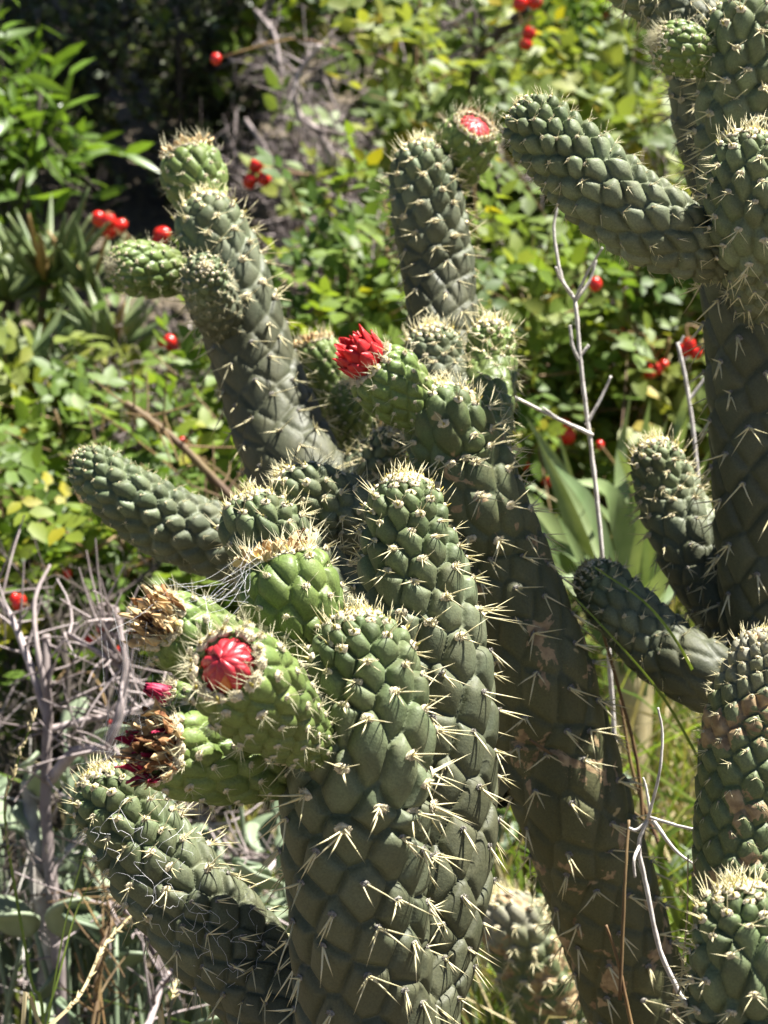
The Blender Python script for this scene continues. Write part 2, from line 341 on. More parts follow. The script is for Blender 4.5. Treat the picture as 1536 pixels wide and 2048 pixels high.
# ------------------------------------------------------------------ tubercled cactus surface
GOLD = math.pi * (3 - math.sqrt(5))
OCC = []      # (px, py, depth, radius px): where stems hide what lies behind
def tubercle_surface(C, a_axis, prof_a, prof_r, ntheta, dlat, Rref, fruit=False, hand=1, amp=1.0, yfall=6.0, bot=0.0, jitter=0.075):
    """C(a_axis): centre line; profile (prof_a, prof_r) base -> apex. returns V, F, attrs, areoles"""
    T, N, B = frames(C)
    ds = np.hypot(np.diff(prof_a), np.diff(prof_r)); rm = np.maximum(0.5 * (prof_r[1:] + prof_r[:-1]), 0.17 * Rref)
    u = np.concatenate([[0], np.cumsum(ds / rm)]); sl = np.concatenate([[0], np.cumsum(ds)])
    du = 2 * math.pi / ntheta * 1.08
    rows = max(8, int(u[-1] / du)); uu = np.linspace(0, u[-1], rows)
    a = np.interp(uu, u, prof_a); r = np.interp(uu, u, prof_r); ss = np.interp(uu, u, sl)
    da = np.gradient(a); dr = np.gradient(r); ln = np.hypot(da, dr) + 1e-12
    nr, na = da / ln, -dr / ln
    def samp(A): return np.stack([np.interp(a, a_axis, A[:, i]) for i in range(3)], -1)
    Cc = samp(C); over = np.clip(a - a_axis[-1], 0, None)[:, None]; Cc = Cc + over * T[-1]
    Tt, Nn, Bb = nrm(samp(T)), nrm(samp(N)), nrm(samp(B))
    L = sl[-1]; dist = (L - ss) / Rref
    young = np.clip(1 - dist / yfall, 0, 1)
    lat = dlat * (1.0 - 0.42 * young * (0 if fruit else 1))
    v = np.concatenate([[0], np.cumsum(np.diff(uu) / (0.5 * (lat[1:] + lat[:-1])))])
    nk = int(v[-1]) + 1
    K = np.arange(-24, nk + 24)
    jr = np.random.default_rng(int(abs(Rref * 1e6)) % 99991 + nk)
    thk = K * GOLD * hand + jr.normal(size=len(K)) * jitter
    vk = K + jr.normal(size=len(K)) * 0.75
    cellv = jr.random(len(K))
    th = np.linspace(0, 2 * math.pi, ntheta, endpoint=False)
    W = 24
    cell = np.sqrt(2 * math.pi * lat) * r
    H = np.zeros((rows, ntheta)); CV = np.zeros((rows, ntheta))
    for i in range(rows):
        k0 = int(round(v[i])); idx = np.arange(k0 - W, k0 + W + 1) + 24
        idx = idx[(idx >= 0) & (idx < len(K))]
        dx = (th[:, None] - thk[idx][None] + math.pi) % (2 * math.pi) - math.pi
        dy = (v[i] - vk[idx])[None] * lat[i] + 0 * dx
        sx = dx * (1.3 if fruit else 1.08); sy = dy * (0.75 if fruit else 0.92)
        d2 = sx * sx + sy * sy
        o = np.argmin(d2, 1); j = np.arange(ntheta)
        d1 = d2[j, o]
        cx = sx - sx[j, o][:, None]; cy = sy - sy[j, o][:, None]
        sep = np.sqrt(cx * cx + cy * cy); sep[j, o] = 1e9
        e = ((d2 - d1[:, None]) / (2 * sep)); e[j, o] = 1e9
        e = np.sort(e, 1)
        # soft minimum of the two nearest borders keeps the outline rounded
        em = e[:, 0] - 0.10 * np.exp(-((e[:, 1] - e[:, 0]) / 0.05)) * e[:, 0]
        cs = math.sqrt(2 * math.pi * lat[i])
        en = np.clip(em / (0.5 * cs), 0, 1)
        yn = dy[j, o] / cs
        y_ = young[i]
        wdt = 0.50 + 0.30 * y_
        q = np.clip(en / wdt, 0, 1)
        bump = np.clip(1 - (1 - q) ** 2.2, 0, 1) ** 0.62
        A = (0.115 + 0.125 * y_) * amp
        if fruit: A = 0.115 * amp
        dome = 0.72 + 0.28 * np.clip(1 - d1 / (cs * cs * 0.36), 0, 1)
        tilt = (0.46 + 0.32 * y_) * (0.35 if fruit else 1) * yn
        notch = 0.30 * np.exp(-((yn - 0.60) / 0.14) ** 2 - (dx[j, o] / cs / 0.16) ** 2)
        H[i] = A * (bump * (dome + tilt - notch) - 0.55 - 0.22 * np.exp(-(en / 0.10) ** 2))
        CV[i] = cellv[idx[o]]
    fade = np.clip((L - ss) / (0.30 * Rref), 0.25, 1)
    if bot: fade = fade * np.clip(ss / (bot * Rref), 0, 1)
    disp = H * np.minimum(r, Rref * 1.2)[:, None] * fade[:, None]
    # slow unevenness of the whole stem
    disp += (0.025 * Rref * np.sin(ss / Rref * 1.7 + 1)[:, None] * np.cos(th * 2 + ss[:, None] / Rref)) * (0 if fruit else 1)
    ct, st = np.cos(th)[None, :, None], np.sin(th)[None, :, None]
    rad = ct * Nn[:, None] + st * Bb[:, None]
    nor = nr[:, None, None] * rad + na[:, None, None] * Tt[:, None]
    V = Cc[:, None] + r[:, None, None] * rad + disp[..., None] * nor
    apex = (Cc[-1] + 0.0 * Tt[-1])[None]
    Vf = np.vstack([V.reshape(-1, 3), apex])
    i = np.arange(ntheta); n0 = (rows - 1) * ntheta
    F = [grid_faces(rows, ntheta), np.stack([n0 + i, n0 + (i + 1) % ntheta, np.full(ntheta, rows * ntheta)], -1)]
    attrs = {'young': np.append(np.repeat(young, ntheta), 1.0), 'cell': np.append(CV.ravel(), .5)}
    up = nrm(da[:, None, None] * Tt[:, None] + dr[:, None, None] * rad)
    ar = []
    for kk in range(nk):
        q = kk + 24
        csk = math.sqrt(2 * math.pi * np.interp(vk[q], v, lat))
        vv = vk[q] + 0.40 * csk / np.interp(vk[q], v, lat)
        if vv < 0 or vv > v[-1] - 0.3: continue
        ri = int(np.clip(round(np.interp(vv, v, np.arange(rows))), 0, rows - 1)); ci = int(round((thk[q] % (2 * math.pi)) / (2 * math.pi) * ntheta)) % ntheta
        if bot and ss[ri] < bot * Rref: continue
        ar.append(dict(p=V[ri, ci], n=nor[ri, ci], u=up[ri, ci], cell=cell[ri], young=young[ri], rel=a[ri], nr=nr[ri], dist=dist[ri], r=r[ri]))
    return Vf, F, attrs, ar

class Plant:
    def __init__(s, name, label, base, group=None):
        s.base = np.asarray(base, float); s.root = thing(name, label, 'cactus', s.base, group); s.ar = []; s.fr = []
    def stem(s, path, skin, nth=120, dlat=0.070, hand=1, amp=1.0, cap=1.15, yfall=6.0, name='stem', trunk=False, wool=1.0, spine=1.0, label=None):
        P = np.array([at(*p[:3]) for p in path])[::-1]; rr = np.array([p[3] * mpp(p[2]) for p in path])[::-1]
        for p in path: OCC.append((p[0], p[1], p[2], p[3] * .9))
        rr[-1] = rr[-2]
        n = 160; C = catmull(P, n)
        t = np.linspace(0, len(P) - 1, n); rs = np.interp(t, np.arange(len(P)), rr)
        for _ in range(14): rs[1:-1] = (rs[:-2] + 2 * rs[1:-1] + rs[2:]) / 4
        a = np.concatenate([[0], np.cumsum(np.linalg.norm(np.diff(C, axis=0), axis=1))]); L = a[-1]; Rr = rs[-12]; Lc = min(cap * Rr, L * .8)
        pa = np.concatenate([np.linspace(0, L - Lc, 200)[:-1], L - Lc + Lc * np.sin(np.linspace(0, math.pi / 2, 90))])
        pr = np.interp(pa, a, rs); tt = np.clip((pa - (L - Lc)) / Lc, 0, 1); pr = pr * np.maximum(1 - tt ** 2, 1e-4) ** 0.55
        V, F, at_, ar = tubercle_surface(C, a, pa, pr, nth, dlat, float(np.mean(rs)), False, hand, amp, yfall)
        me = mesh_from(name, V - s.base, F, [np.zeros(len(f)) for f in F], [skin], at_)
        o = link(name, me, s.root)
        if label: o['label'] = label
        for k in ar:
            y = k['young']; kind = 'tip' if k['dist'] < .55 else 'young' if k['dist'] < 1.15 else ('mid' if k['dist'] < 3.6 else 'old')
            sc = float(np.clip(k['cell'] / 0.021, 0.55, 1.15)) * spine
            s.ar.append((o, kind, k, sc))
        if trunk:
            acc = Acc(); g = P[0]; gz = float(ground_z(s.base[0], s.base[1]))
            end = np.array([s.base[0], s.base[1], gz - 0.06])
            pts = catmull([C[3], 0.5 * (C[3] + end) + (C[0] - C[6]) * 0.5, end], 14)
            tube(acc, pts, np.linspace(rs[2] * 0.97, rs[2] * 1.05, 14), 20, bump=0.03)
            link('trunk', acc.mesh('trunk', [BARKY], s.base), s.root)
        return o
    def fruit(s, base, top, Rpx, topkind, nth=110, dlat=0.085, hand=1, narrow=0.5, bristle=1.0, label=None, skin=None):
        P0, P1 = at(*base), at(*top); Rr = Rpx * mpp(top[2]); L = np.linalg.norm(P1 - P0)
        OCC.append(((base[0] + top[0]) / 2, (base[1] + top[1]) / 2, top[2], Rpx))
        ax = nrm(P1 - P0)
        side = nrm(np.cross(ax, [0.3, 0.2, 0.9])); C = catmull([P0, 0.5 * (P0 + P1) + side * Rr * 0.08, P1], 40)
        a = np.concatenate([[0], np.cumsum(np.linalg.norm(np.diff(C, axis=0), axis=1))]); L = a[-1]
        sh = np.array([[0, narrow], [.12, narrow + .1], [.3, .80], [.5, .95], [.68, 1.0], [.84, .97], [.93, .88], [.985, .74], [1.0, .62], [.99, .52], [.975, .42], [.965, .3], [.96, .16], [.96, .04]])
        if topkind == 'closed': sh = np.array([[0, narrow], [.12, narrow + .12], [.3, .85], [.5, .98], [.68, 1.0], [.82, .90], [.92, .70], [.98, .42], [1.0, .2], [1.005, .05]])
        sp = catmull(np.c_[sh, np.zeros(len(sh))], 160)
        V, F, at_, ar = tubercle_surface(C, a, sp[:, 0] * L, np.maximum(sp[:, 1], .03) * Rr, nth, dlat, Rr, True, hand, 1.15, 3.2)
        me = mesh_from('fruit', V - s.base, F, [np.zeros(len(f)) for f in F], [skin or SK_FRUIT], at_)
        o = link('fruit', me, s.root)
        if label: o['label'] = label
        for k in ar:
            if k['rel'] > 0.94 * L and k['r'] < 0.60 * Rr and topkind != 'closed': continue
            rim = k['rel'] > 0.86 * L
            s.fr.append((o, 'rim' if rim else 'fruit', k, float(np.clip(k['cell'] / 0.017, .45, 1.2)) * bristle))
        Tt, Nn, Bb = frames(C)
        if topkind != 'closed':
            for q in range(15):
                an = 2 * math.pi * (q + random.uniform(-.3, .3)) / 15; e = math.cos(an) * Nn[-1] + math.sin(an) * Bb[-1]
                s.fr.append((o, 'rim', dict(p=C[-1] + e * Rr * .68 + Tt[-1] * .004 * L, n=nrm(e * .45 + Tt[-1]), u=-e), float(np.clip(Rr / .021, .5, 1.3)) * bristle))
        s.flower(o, C[-1] - Tt[-1] * 0.035 * L, Tt[-1], Nn[-1], Bb[-1], Rr * 0.54, topkind)
        return o
    def flower(s, par, p, T, N, B, r0, kind):
        def petal(prof, wid, ang, mat, twist=0.0, cup=0.25, rnd=0.0, nm='petal', ncol=5, jag=0.0):
            """prof: (radial, height) rows; wid: half widths"""
            prof = np.asarray(prof, float); k = len(prof); c = np.linspace(-1, 1, ncol)
            e = math.cos(ang) * N + math.sin(ang) * B; tg = -math.sin(ang) * N + math.cos(ang) * B
            rows = []
            for i in range(k):
                tw = twist * i / (k - 1)
                for cc in c:
                    off = np.array([cc * wid[i] * math.cos(tw), cc * wid[i] * math.sin(tw)])
                    q = p + e * (prof[i, 0] - cup * wid[i] * cc * cc + off[1]) + T * (prof[i, 1] + (jag * rng.normal() if i else 0)) + tg * off[0]
                    if rnd: q = q + rng.normal(size=3) * rnd
                    rows.append(q)
            V = np.array(rows)
            me = mesh_from(nm, V - s.base, [grid_faces(k, ncol, False)], [np.zeros((k - 1) * (ncol - 1))], [mat])
            ob = link(nm, me, par); md = ob.modifiers.new('thick', 'SOLIDIFY'); md.thickness = r0 * 0.035; md.offset = 0
            return ob
        if kind == 'open':
            for wh, (n, lean, hh, w) in enumerate(((9, 0.36, 1.35, 0.44), (9, 0.30, 1.8, 0.46), (8, 0.10, 1.95, 0.42), (6, -.15, 1.8, 0.34))):
                for i in range(n):
                    an = 2 * math.pi * (i + 0.5 * wh + .2 * random.random()) / n; h = hh * r0 * random.uniform(.9, 1.1)
                    b = r0 * (0.95 - 0.13 * wh); l = lean * r0
                    pr = [(b * .8, 0), (b + l * .45, h * .25), (b + l * .8, h * .5), (b + l * .9, h * .75), (b + l * .95, h * .93), (b + l * 1.05, h * 1.05)]
                    petal(pr, [.5 * w * r0, .85 * w * r0, w * r0, .9 * w * r0, .5 * w * r0, .04 * r0], an, PETAL_RED, cup=.5, jag=.02 * r0)
        elif kind in ('bud', 'flatbud'):
            hh = 0.80 if kind == 'bud' else 0.40
            for ly, (n, sc) in enumerate(((11, 1.0), (8, .86))):
                for i in range(n):
                    an = 2 * math.pi * (i + .25 * random.random() + .5 * ly) / n; k_ = random.uniform(.9, 1.08)
                    t = np.linspace(0, 1, 9); rad = r0 * sc * 1.06 * np.cos(t * math.pi / 2) ** 0.85 + r0 * .015; z = hh * r0 * (k_ + .12 * ly) * np.sin(t * math.pi / 2) ** 1.05 + 0.04 * r0
                    wv = np.maximum(rad * math.tan(math.pi / n) * .95, r0 * .02)
                    petal(np.c_[rad, z], wv, an, PETAL_ORANGE if (i == 8 and ly == 0 and kind == 'bud') else PETAL_BUD, cup=.95, ncol=7, twist=.45, rnd=.006 * r0)
            for i in range(9):
                an = 2 * math.pi * (i + .5) / 9 + random.uniform(-.2, .2)
                t = np.linspace(0, 1, 5); rad = r0 * (1.16 - .18 * t); z = random.uniform(.25, .6) * hh * r0 * t
                petal(np.c_[rad, z], r0 * .15 * (1 - t) ** .6 + .004 * r0, an, PETAL_BUD if i % 4 else PETAL_ORANGE, cup=.5, rnd=.012 * r0)
        elif kind in ('dry', 'drysmall', 'drydark'):
            small = .55 if kind == 'drysmall' else 1.0
            for wh, (n, lean, hh) in enumerate(((20, .45, 1.15), (20, .22, 1.5), (16, -.15, 1.45))):
                for i in range(n):
                    an = 2 * math.pi * (i + random.uniform(-.4, .4)) / n; h = hh * r0 * random.uniform(.65, 1.2) * small; l = (lean + random.uniform(-.35, .35)) * r0
                    b = r0 * (1.0 - .22 * wh); w = r0 * random.uniform(.14, .32); ph = random.uniform(0, 6)
                    pr = [(b * .8, 0)] + [(b + l * t + .10 * r0 * math.sin(5 * t + ph), h * t) for t in (.3, .55, .8, 1.0)]
                    dark = kind == 'drydark' and random.random() < .35
                    mt = PETAL_WILT if dark and random.random() < .5 else (PETAL_DARK if dark or random.random() < .2 else PETAL_DRY)
                    petal(pr, [w * .7, w, w * .9, w * .6, w * .12], an, mt, twist=random.uniform(-1.8, 1.8), cup=random.uniform(-.9, .9), rnd=.035 * r0)
        elif kind == 'wilt':
            for i in range(11):
                an = 2 * math.pi * i / 11; t = np.linspace(0, 1, 6); rad = r0 * (.95 - .25 * np.sin(t * 3.1)) * (1 - .65 * t ** 3); z = 2.3 * r0 * t
                petal(np.c_[rad, z], r0 * np.array([.3, .32, .34, .34, .28, .05]), an, PETAL_WILT, cup=.5, rnd=.05 * r0, twist=.3)
    def finish(s, limit=290):
        for lst, nm in ((s.ar, 'spine_cluster'), (s.fr, 'bristle_cluster')):
            if not lst: continue
            P = np.array([k['p'] for _, _, k, _ in lst]); Nn = np.array([k['n'] for _, _, k, _ in lst])
            pr = project(P); view = nrm(CAM - P); face = (view * Nn).sum(1)
            ok = (pr[:, 0] > -20) & (pr[:, 0] < 1556) & (pr[:, 1] > -20) & (pr[:, 1] < 2068) & (face > -0.15)
            sz = np.array([sc for *_, sc in lst]) / pr[:, 2] * (0.4 + np.clip(face, -.15, 1)) * ok
            order = np.argsort(-sz); pick = set(int(i) for i in order[:limit] if sz[i] > 0)
            rest = {}
            for i, (o, kind, k, sc) in enumerate(lst):
                z = k['n']; y = nrm(k['u'] - z * (k['u'] @ z)); x = np.cross(y, z)
                full, lite = AKIND[kind]
                if i in pick:
                    me = full[random.randrange(len(full))]
                    M = Matrix(((x[0] * sc, y[0] * sc, z[0] * sc, k['p'][0] - s.base[0]), (x[1] * sc, y[1] * sc, z[1] * sc, k['p'][1] - s.base[1]), (x[2] * sc, y[2] * sc, z[2] * sc, k['p'][2] - s.base[2]), (0, 0, 0, 1)))
                    c = bpy.data.objects.new(nm, me); COL.objects.link(c); c.parent = o; c.matrix_basis = M
                else:
                    a, mats = lite[random.randrange(len(lite))]
                    key = tuple(m.name for m in mats)
                    if key not in rest: rest[key] = (Acc(), mats)
                    Rm = np.stack([x, y, z], 1)
                    V = np.concatenate(a.V) @ Rm.T * sc + k['p']
                    acc = rest[key][0]; n0 = acc.n
                    acc.V.append(V); acc.A.append(np.zeros(len(V))); acc.n += len(V)
                    for f, mm in zip(a.F, a.M): acc.F.append(f + n0); acc.M.append(mm)
            for key, (acc, mats) in rest.items():
                link('small_spines' if nm == 'spine_cluster' else 'small_bristles', acc.mesh('small_spines', mats, s.base), s.root, kind='stuff')

def base_at(px, d, dy=0.0):
    p = at(px, 2048, d); return np.array([p[0], p[1] + dy, float(ground_z(p[0], p[1] + dy)) ])

# ---- front cactus
A = Plant('cactus', 'front cactus with thick upright stems and a cluster of green fruits, one red-budded', base_at(780, 1.16))
A.stem([(712, 1222, 1.10, 0), (722, 1310, 1.10, 100), (733, 1400, 1.10, 118), (728, 1490, 1.10, 134), (712, 1590, 1.11, 146), (714, 1756, 1.12, 140), (722, 1911, 1.13, 134), (735, 2060, 1.14, 132), (755, 2250, 1.15, 132)], SK_FRONT, 220, 0.074, 1, 1.0, 1.0, 6.0, trunk=True)
A.stem([(806, 950, 1.202, 0), (812, 1040, 1.202, 78), (822, 1130, 1.202, 102), (838, 1230, 1.202, 116), (853, 1340, 1.202, 127), (862, 1470, 1.202, 129), (864, 1610, 1.200, 129), (858, 1760, 1.190, 123), (838, 1900, 1.180, 112), (810, 2040, 1.160, 102), (780, 2200, 1.140, 95)], SK_FRONT, 200, 0.074, 1, 1.0, 1.1, 6.0)
A.stem([(192, 1540, 1.260, 0), (235, 1615, 1.260, 77), (318, 1735, 1.260, 97), (415, 1850, 1.260, 105), (530, 1970, 1.250, 106), (650, 2090, 1.215, 104), (740, 2200, 1.175, 100)], SK_FRONT, 170, 0.072, -1, 1.0, 1.0, 6.0)
A.stem([(500, 985, 1.305, 0), (518, 1050, 1.305, 77), (575, 1130, 1.315, 86), (650, 1210, 1.315, 92), (760, 1330, 1.305, 90)], SK_FRONT, 130, 0.072, 1, 1.05, 1.0, 5.0)
A.fruit((622, 1490, 1.08), (455, 1330, 0.985), 106, 'bud', 180, 0.074, 1, .55, label='plump green fruit topped by a closed red flower bud')
A.fruit((560, 1370, 1.12), (322, 1243, 1.06), 82, 'dry', 150, 0.078, -1, .6, label='green fruit ending in a tan dried flower')
A.fruit((618, 1330, 1.13), (560, 1118, 1.14), 100, 'drysmall', 160, 0.080, 1, .5, label='pale green upright fruit with a withered brown tuft')
A.fruit((620, 1540, 1.13), (318, 1496, 1.06), 97, 'drydark', 150, 0.068, 1, .55, label='shaded green fruit with a crumpled tan and crimson flower')
A.fruit((470, 1440, 1.13), (338, 1392, 1.12), 46, 'wilt', 80, 0.06, 1, .6, label='small fruit with a wilted magenta flower')
A.finish()

# ---- middle cactus
Bp = Plant('cactus', 'middle cactus with a scarred leaning trunk, many raised arms and an open red flower', base_at(1310, 1.44))
Bp.stem([(878, 768, 1.36, 0), (890, 835, 1.36, 84), (916, 905, 1.37, 98), (950, 1000, 1.37, 100), (988, 1100, 1.38, 100), (1030, 1220, 1.38, 106), (1066, 1340, 1.38, 114), (1100, 1460, 1.39, 116), (1140, 1590, 1.39, 116), (1185, 1725, 1.40, 112), (1235, 1880, 1.41, 108), (1290, 2050, 1.42, 104), (1345, 2230, 1.43, 102)], SK_SCAR, 160, 0.070, 1, .65, 1.0, 5.0, trunk=True)
Bp.stem([(862, 650, 1.50, 0), (868, 700, 1.50, 56), (885, 770, 1.49, 62), (915, 880, 1.45, 66), (945, 960, 1.40, 60)], SK_MID, 110, 0.066, 1, 1.05, 1.0, 4.0)
Bp.stem([(985, 640, 1.50, 0), (982, 690, 1.50, 46), (980, 750, 1.49, 52), (972, 830, 1.45, 54), (960, 930, 1.39, 52)], SK_FRUIT, 100, 0.085, -1, 1.1, 1.1, 4.0)
Bp.stem([(838, 280, 1.58, 0), (846, 350, 1.58, 64), (858, 430, 1.58, 72), (874, 520, 1.58, 71), (884, 610, 1.57, 68), (892, 720, 1.55, 68), (905, 850, 1.50, 70), (940, 1020, 1.42, 70)], SK_MID, 120, 0.080, -1, 1.0, 1.15, 5.0)
Bp.stem([(408, 385, 1.60, 0), (420, 450, 1.60, 68), (452, 540, 1.60, 80), (480, 630, 1.60, 83), (515, 740, 1.60, 85), (555, 850, 1.59, 90), (600, 950, 1.57, 96), (680, 1080, 1.54, 96), (800, 1240, 1.48, 92), (940, 1420, 1.42, 88), (1060, 1560, 1.40, 84)], SK_MID, 130, 0.080, -1, .65, 1.1, 4.0)
Bp.stem([(412, 532, 1.49, 0), (410, 560, 1.51, 44), (425, 605, 1.55, 50), (460, 660, 1.60, 48)], SK_MID, 90, 0.080, 1, 1.1, 1.0, 5.0, spine=.55)
Bp.stem([(150, 908, 1.46, 0), (190, 942, 1.46, 52), (250, 992, 1.46, 64), (330, 1043, 1.47, 71), (420, 1078, 1.48, 72), (520, 1105, 1.49, 72), (640, 1150, 1.50, 72), (780, 1230, 1.48, 72)], SK_MID, 120, 0.066, 1, 1.0, 1.2, 8.0, spine=.45)
Bp.stem([(560, 948, 1.34, 0), (600, 982, 1.34, 62), (670, 1015, 1.35, 70), (760, 1050, 1.36, 76), (870, 1100, 1.37, 78), (980, 1170, 1.38, 70)], SK_MID, 120, 0.070, -1, 1.0, 1.0, 5.0)
Bp.stem([(800, 865, 1.56, 0), (770, 900, 1.56, 42), (720, 960, 1.56, 52), (670, 1040, 1.56, 56), (650, 1090, 1.56, 56)], SK_MID, 90, 0.070, 1, .9, 1.2, 5.0)
Bp.fruit((866, 842, 1.36), (742, 730, 1.345), 72, 'open', 140, 0.050, 1, .6, label='green fruit crowned by an open scarlet flower')
Bp.fruit((895, 385, 1.62), (950, 252, 1.58), 60, 'flatbud', 110, 0.050, -1, .5, label='round green fruit with a red bud on its flat top')
Bp.fruit((412, 440, 1.62), (374, 308, 1.635), 64, 'drysmall', 120, 0.055, 1, .6, label='pale green fruit with a brown dried flower')
Bp.fruit((395, 552, 1.60), (222, 530, 1.55), 56, 'closed', 120, 0.050, 1, .55, label='green fruit sticking out sideways from the stem')
Bp.fruit((672, 830, 1.66), (628, 684, 1.66), 50, 'drysmall', 100, 0.045, 1, .6)
Bp.fruit((700, 900, 1.64), (705, 765, 1.62), 46, 'closed', 100, 0.045, -1, .6)
Bp.finish()

# ---- right cactus
Cp = Plant('cactus', 'tall right cactus column with a stout arm reaching left and spiny side heads', base_at(1590, 1.42))
Cp.stem([(1500, -15, 1.350, 0), (1498, 70, 1.350, 82), (1490, 180, 1.360, 94), (1500, 330, 1.370, 100), (1514, 500, 1.380, 110), (1528, 700, 1.390, 116), (1540, 920, 1.400, 116), (1552, 1150, 1.410, 112), (1565, 1400, 1.410, 108), (1575, 1700, 1.420, 108), (1585, 2000, 1.420, 108), (1588, 2250, 1.420, 108)], SK_RIGHT, 150, 0.074, -1, .9, 1.1, 6.0, trunk=True)
Cp.stem([(1380, 40, 1.460, 0), (1395, 110, 1.460, 62), (1412, 230, 1.460, 66), (1440, 350, 1.450, 66), (1490, 500, 1.420, 62), (1520, 600, 1.380, 56)], SK_RIGHT, 110, 0.080, 1, .8, 1.1, 5.0)
Cp.stem([(1502, 262, 1.278, 0), (1500, 330, 1.278, 76), (1502, 400, 1.282, 86), (1512, 470, 1.295, 84), (1525, 545, 1.33, 74), (1540, 610, 1.37, 66)], SK_RIGHT, 130, 0.062, 1, 1.05, 1.0, 8.0)
Cp.stem([(1040, 208, 1.308, 0), (1082, 262, 1.304, 66), (1142, 320, 1.300, 78), (1225, 395, 1.296, 83), (1310, 452, 1.298, 80), (1390, 488, 1.31, 70), (1440, 502, 1.325, 62), (1500, 510, 1.35, 56)], SK_RIGHT, 150, 0.064, -1, 1.25, 1.0, 9.0, spine=.62)
Cp.fruit((1445, 122, 1.352), (1312, 80, 1.342), 54, 'closed', 110, 0.042, 1, .6, bristle=1.3)
Cp.stem([(1215, -75, 1.42, 0), (1270, -35, 1.42, 56), (1330, 5, 1.42, 62), (1395, 48, 1.41, 62), (1470, 110, 1.39, 58)], SK_RIGHT, 110, 0.066, 1, 1.0, 1.0, 5.0)
Cp.stem([(1302, 880, 1.48, 0), (1318, 935, 1.48, 52), (1342, 1000, 1.48, 64), (1374, 1075, 1.47, 70), (1420, 1165, 1.46, 70), (1500, 1280, 1.43, 66), (1560, 1350, 1.41, 60)], SK_RIGHT, 110, 0.076, 1, 1.0, 1.1, 5.0)
Cp.stem([(1172, 1128, 1.40, 0), (1198, 1165, 1.40, 54), (1248, 1222, 1.39, 64), (1325, 1298, 1.38, 70), (1410, 1352, 1.36, 70), (1500, 1395, 1.38, 64), (1575, 1430, 1.41, 60)], SK_RIGHT, 110, 0.068, -1, .9, 1.0, 5.0, spine=.7)
Cp.finish()

# ---- crusted stem and bottom right stem, low stem behind
D = Plant('cactus', 'crusted cactus stem with grey top, brown scars and small pointed scales', base_at(1500, 1.20, 0.02))
D.stem([(1548, 1262, 1.20, 0), (1525, 1330, 1.20, 66), (1502, 1420, 1.20, 84), (1492, 1520, 1.20, 92), (1482, 1620, 1.20, 88), (1478, 1740, 1.20, 90), (1485, 1880, 1.20, 92), (1490, 2100, 1.20, 92), (1492, 2250, 1.20, 92)], SK_CRUST, 150, 0.042, 1, 1.15, 1.0, 4.0, trunk=True, spine=.6)
D.finish(280)
E = Plant('cactus', 'stubby cactus stem with a woolly crown in front of the crusted stem', base_at(1510, 1.05))
E.stem([(1475, 1765, 1.04, 0), (1482, 1835, 1.04, 88), (1492, 1920, 1.04, 106), (1500, 2010, 1.05, 116), (1505, 2120, 1.05, 120), (1508, 2280, 1.05, 120)], SK_FRONT, 170, 0.066, -1, 1.0, .95, 6.0, trunk=True)
E.finish(280)
G = Plant('cactus', 'low mottled cactus stem lying in the grass between the thick trunks', base_at(1190, 1.78))
G.stem([(985, 1790, 1.72, 0), (1015, 1835, 1.72, 62), (1055, 1910, 1.74, 74), (1105, 2010, 1.76, 78), (1165, 2120, 1.78, 78)], SK_CRUST, 100, 0.07, 1, .8, 1.0, 4.0, trunk=True)
G.finish(120)
#--FOLIAGE--
# ------------------------------------------------------------------ leaves
def leaf_tpl(kind):
    """unit leaf along +y, width along x, z = upper side"""
    if kind == 'ovate': rows = [(.30, .30, .05), (.66, .25, .04)]; bend = -.10
    elif kind == 'round': rows = [(.30, .38, .04), (.70, .34, .05)]; bend = -.05
    elif kind == 'lance': rows = [(.30, .125, .03), (.68, .10, .03)]; bend = -.16
    V = [(0, 0, 0)]
    for y, w, k in rows: V += [(-w, y, k + bend * y * y), (0, y, bend * y * y), (w, y, k + bend * y * y)]
    V.append((0, 1, bend))
    F = np.array([(0, 2, 1), (0, 3, 2), (1, 2, 5), (1, 5, 4), (2, 3, 6), (2, 6, 5), (4, 5, 7), (5, 6, 7)])
    return np.array(V, float), F
TPL = {k: leaf_tpl(k) for k in ('ovate', 'round', 'lance')}
def occluded(pr):
    """is the pixel behind one of the cactus stems"""
    O = np.array(OCC); out = np.zeros(len(pr), bool)
    for x, y, d, r in O: out |= ((pr[:, 0] - x) ** 2 + (pr[:, 1] - y) ** 2 < r * r) & (pr[:, 2] > d)
    return out
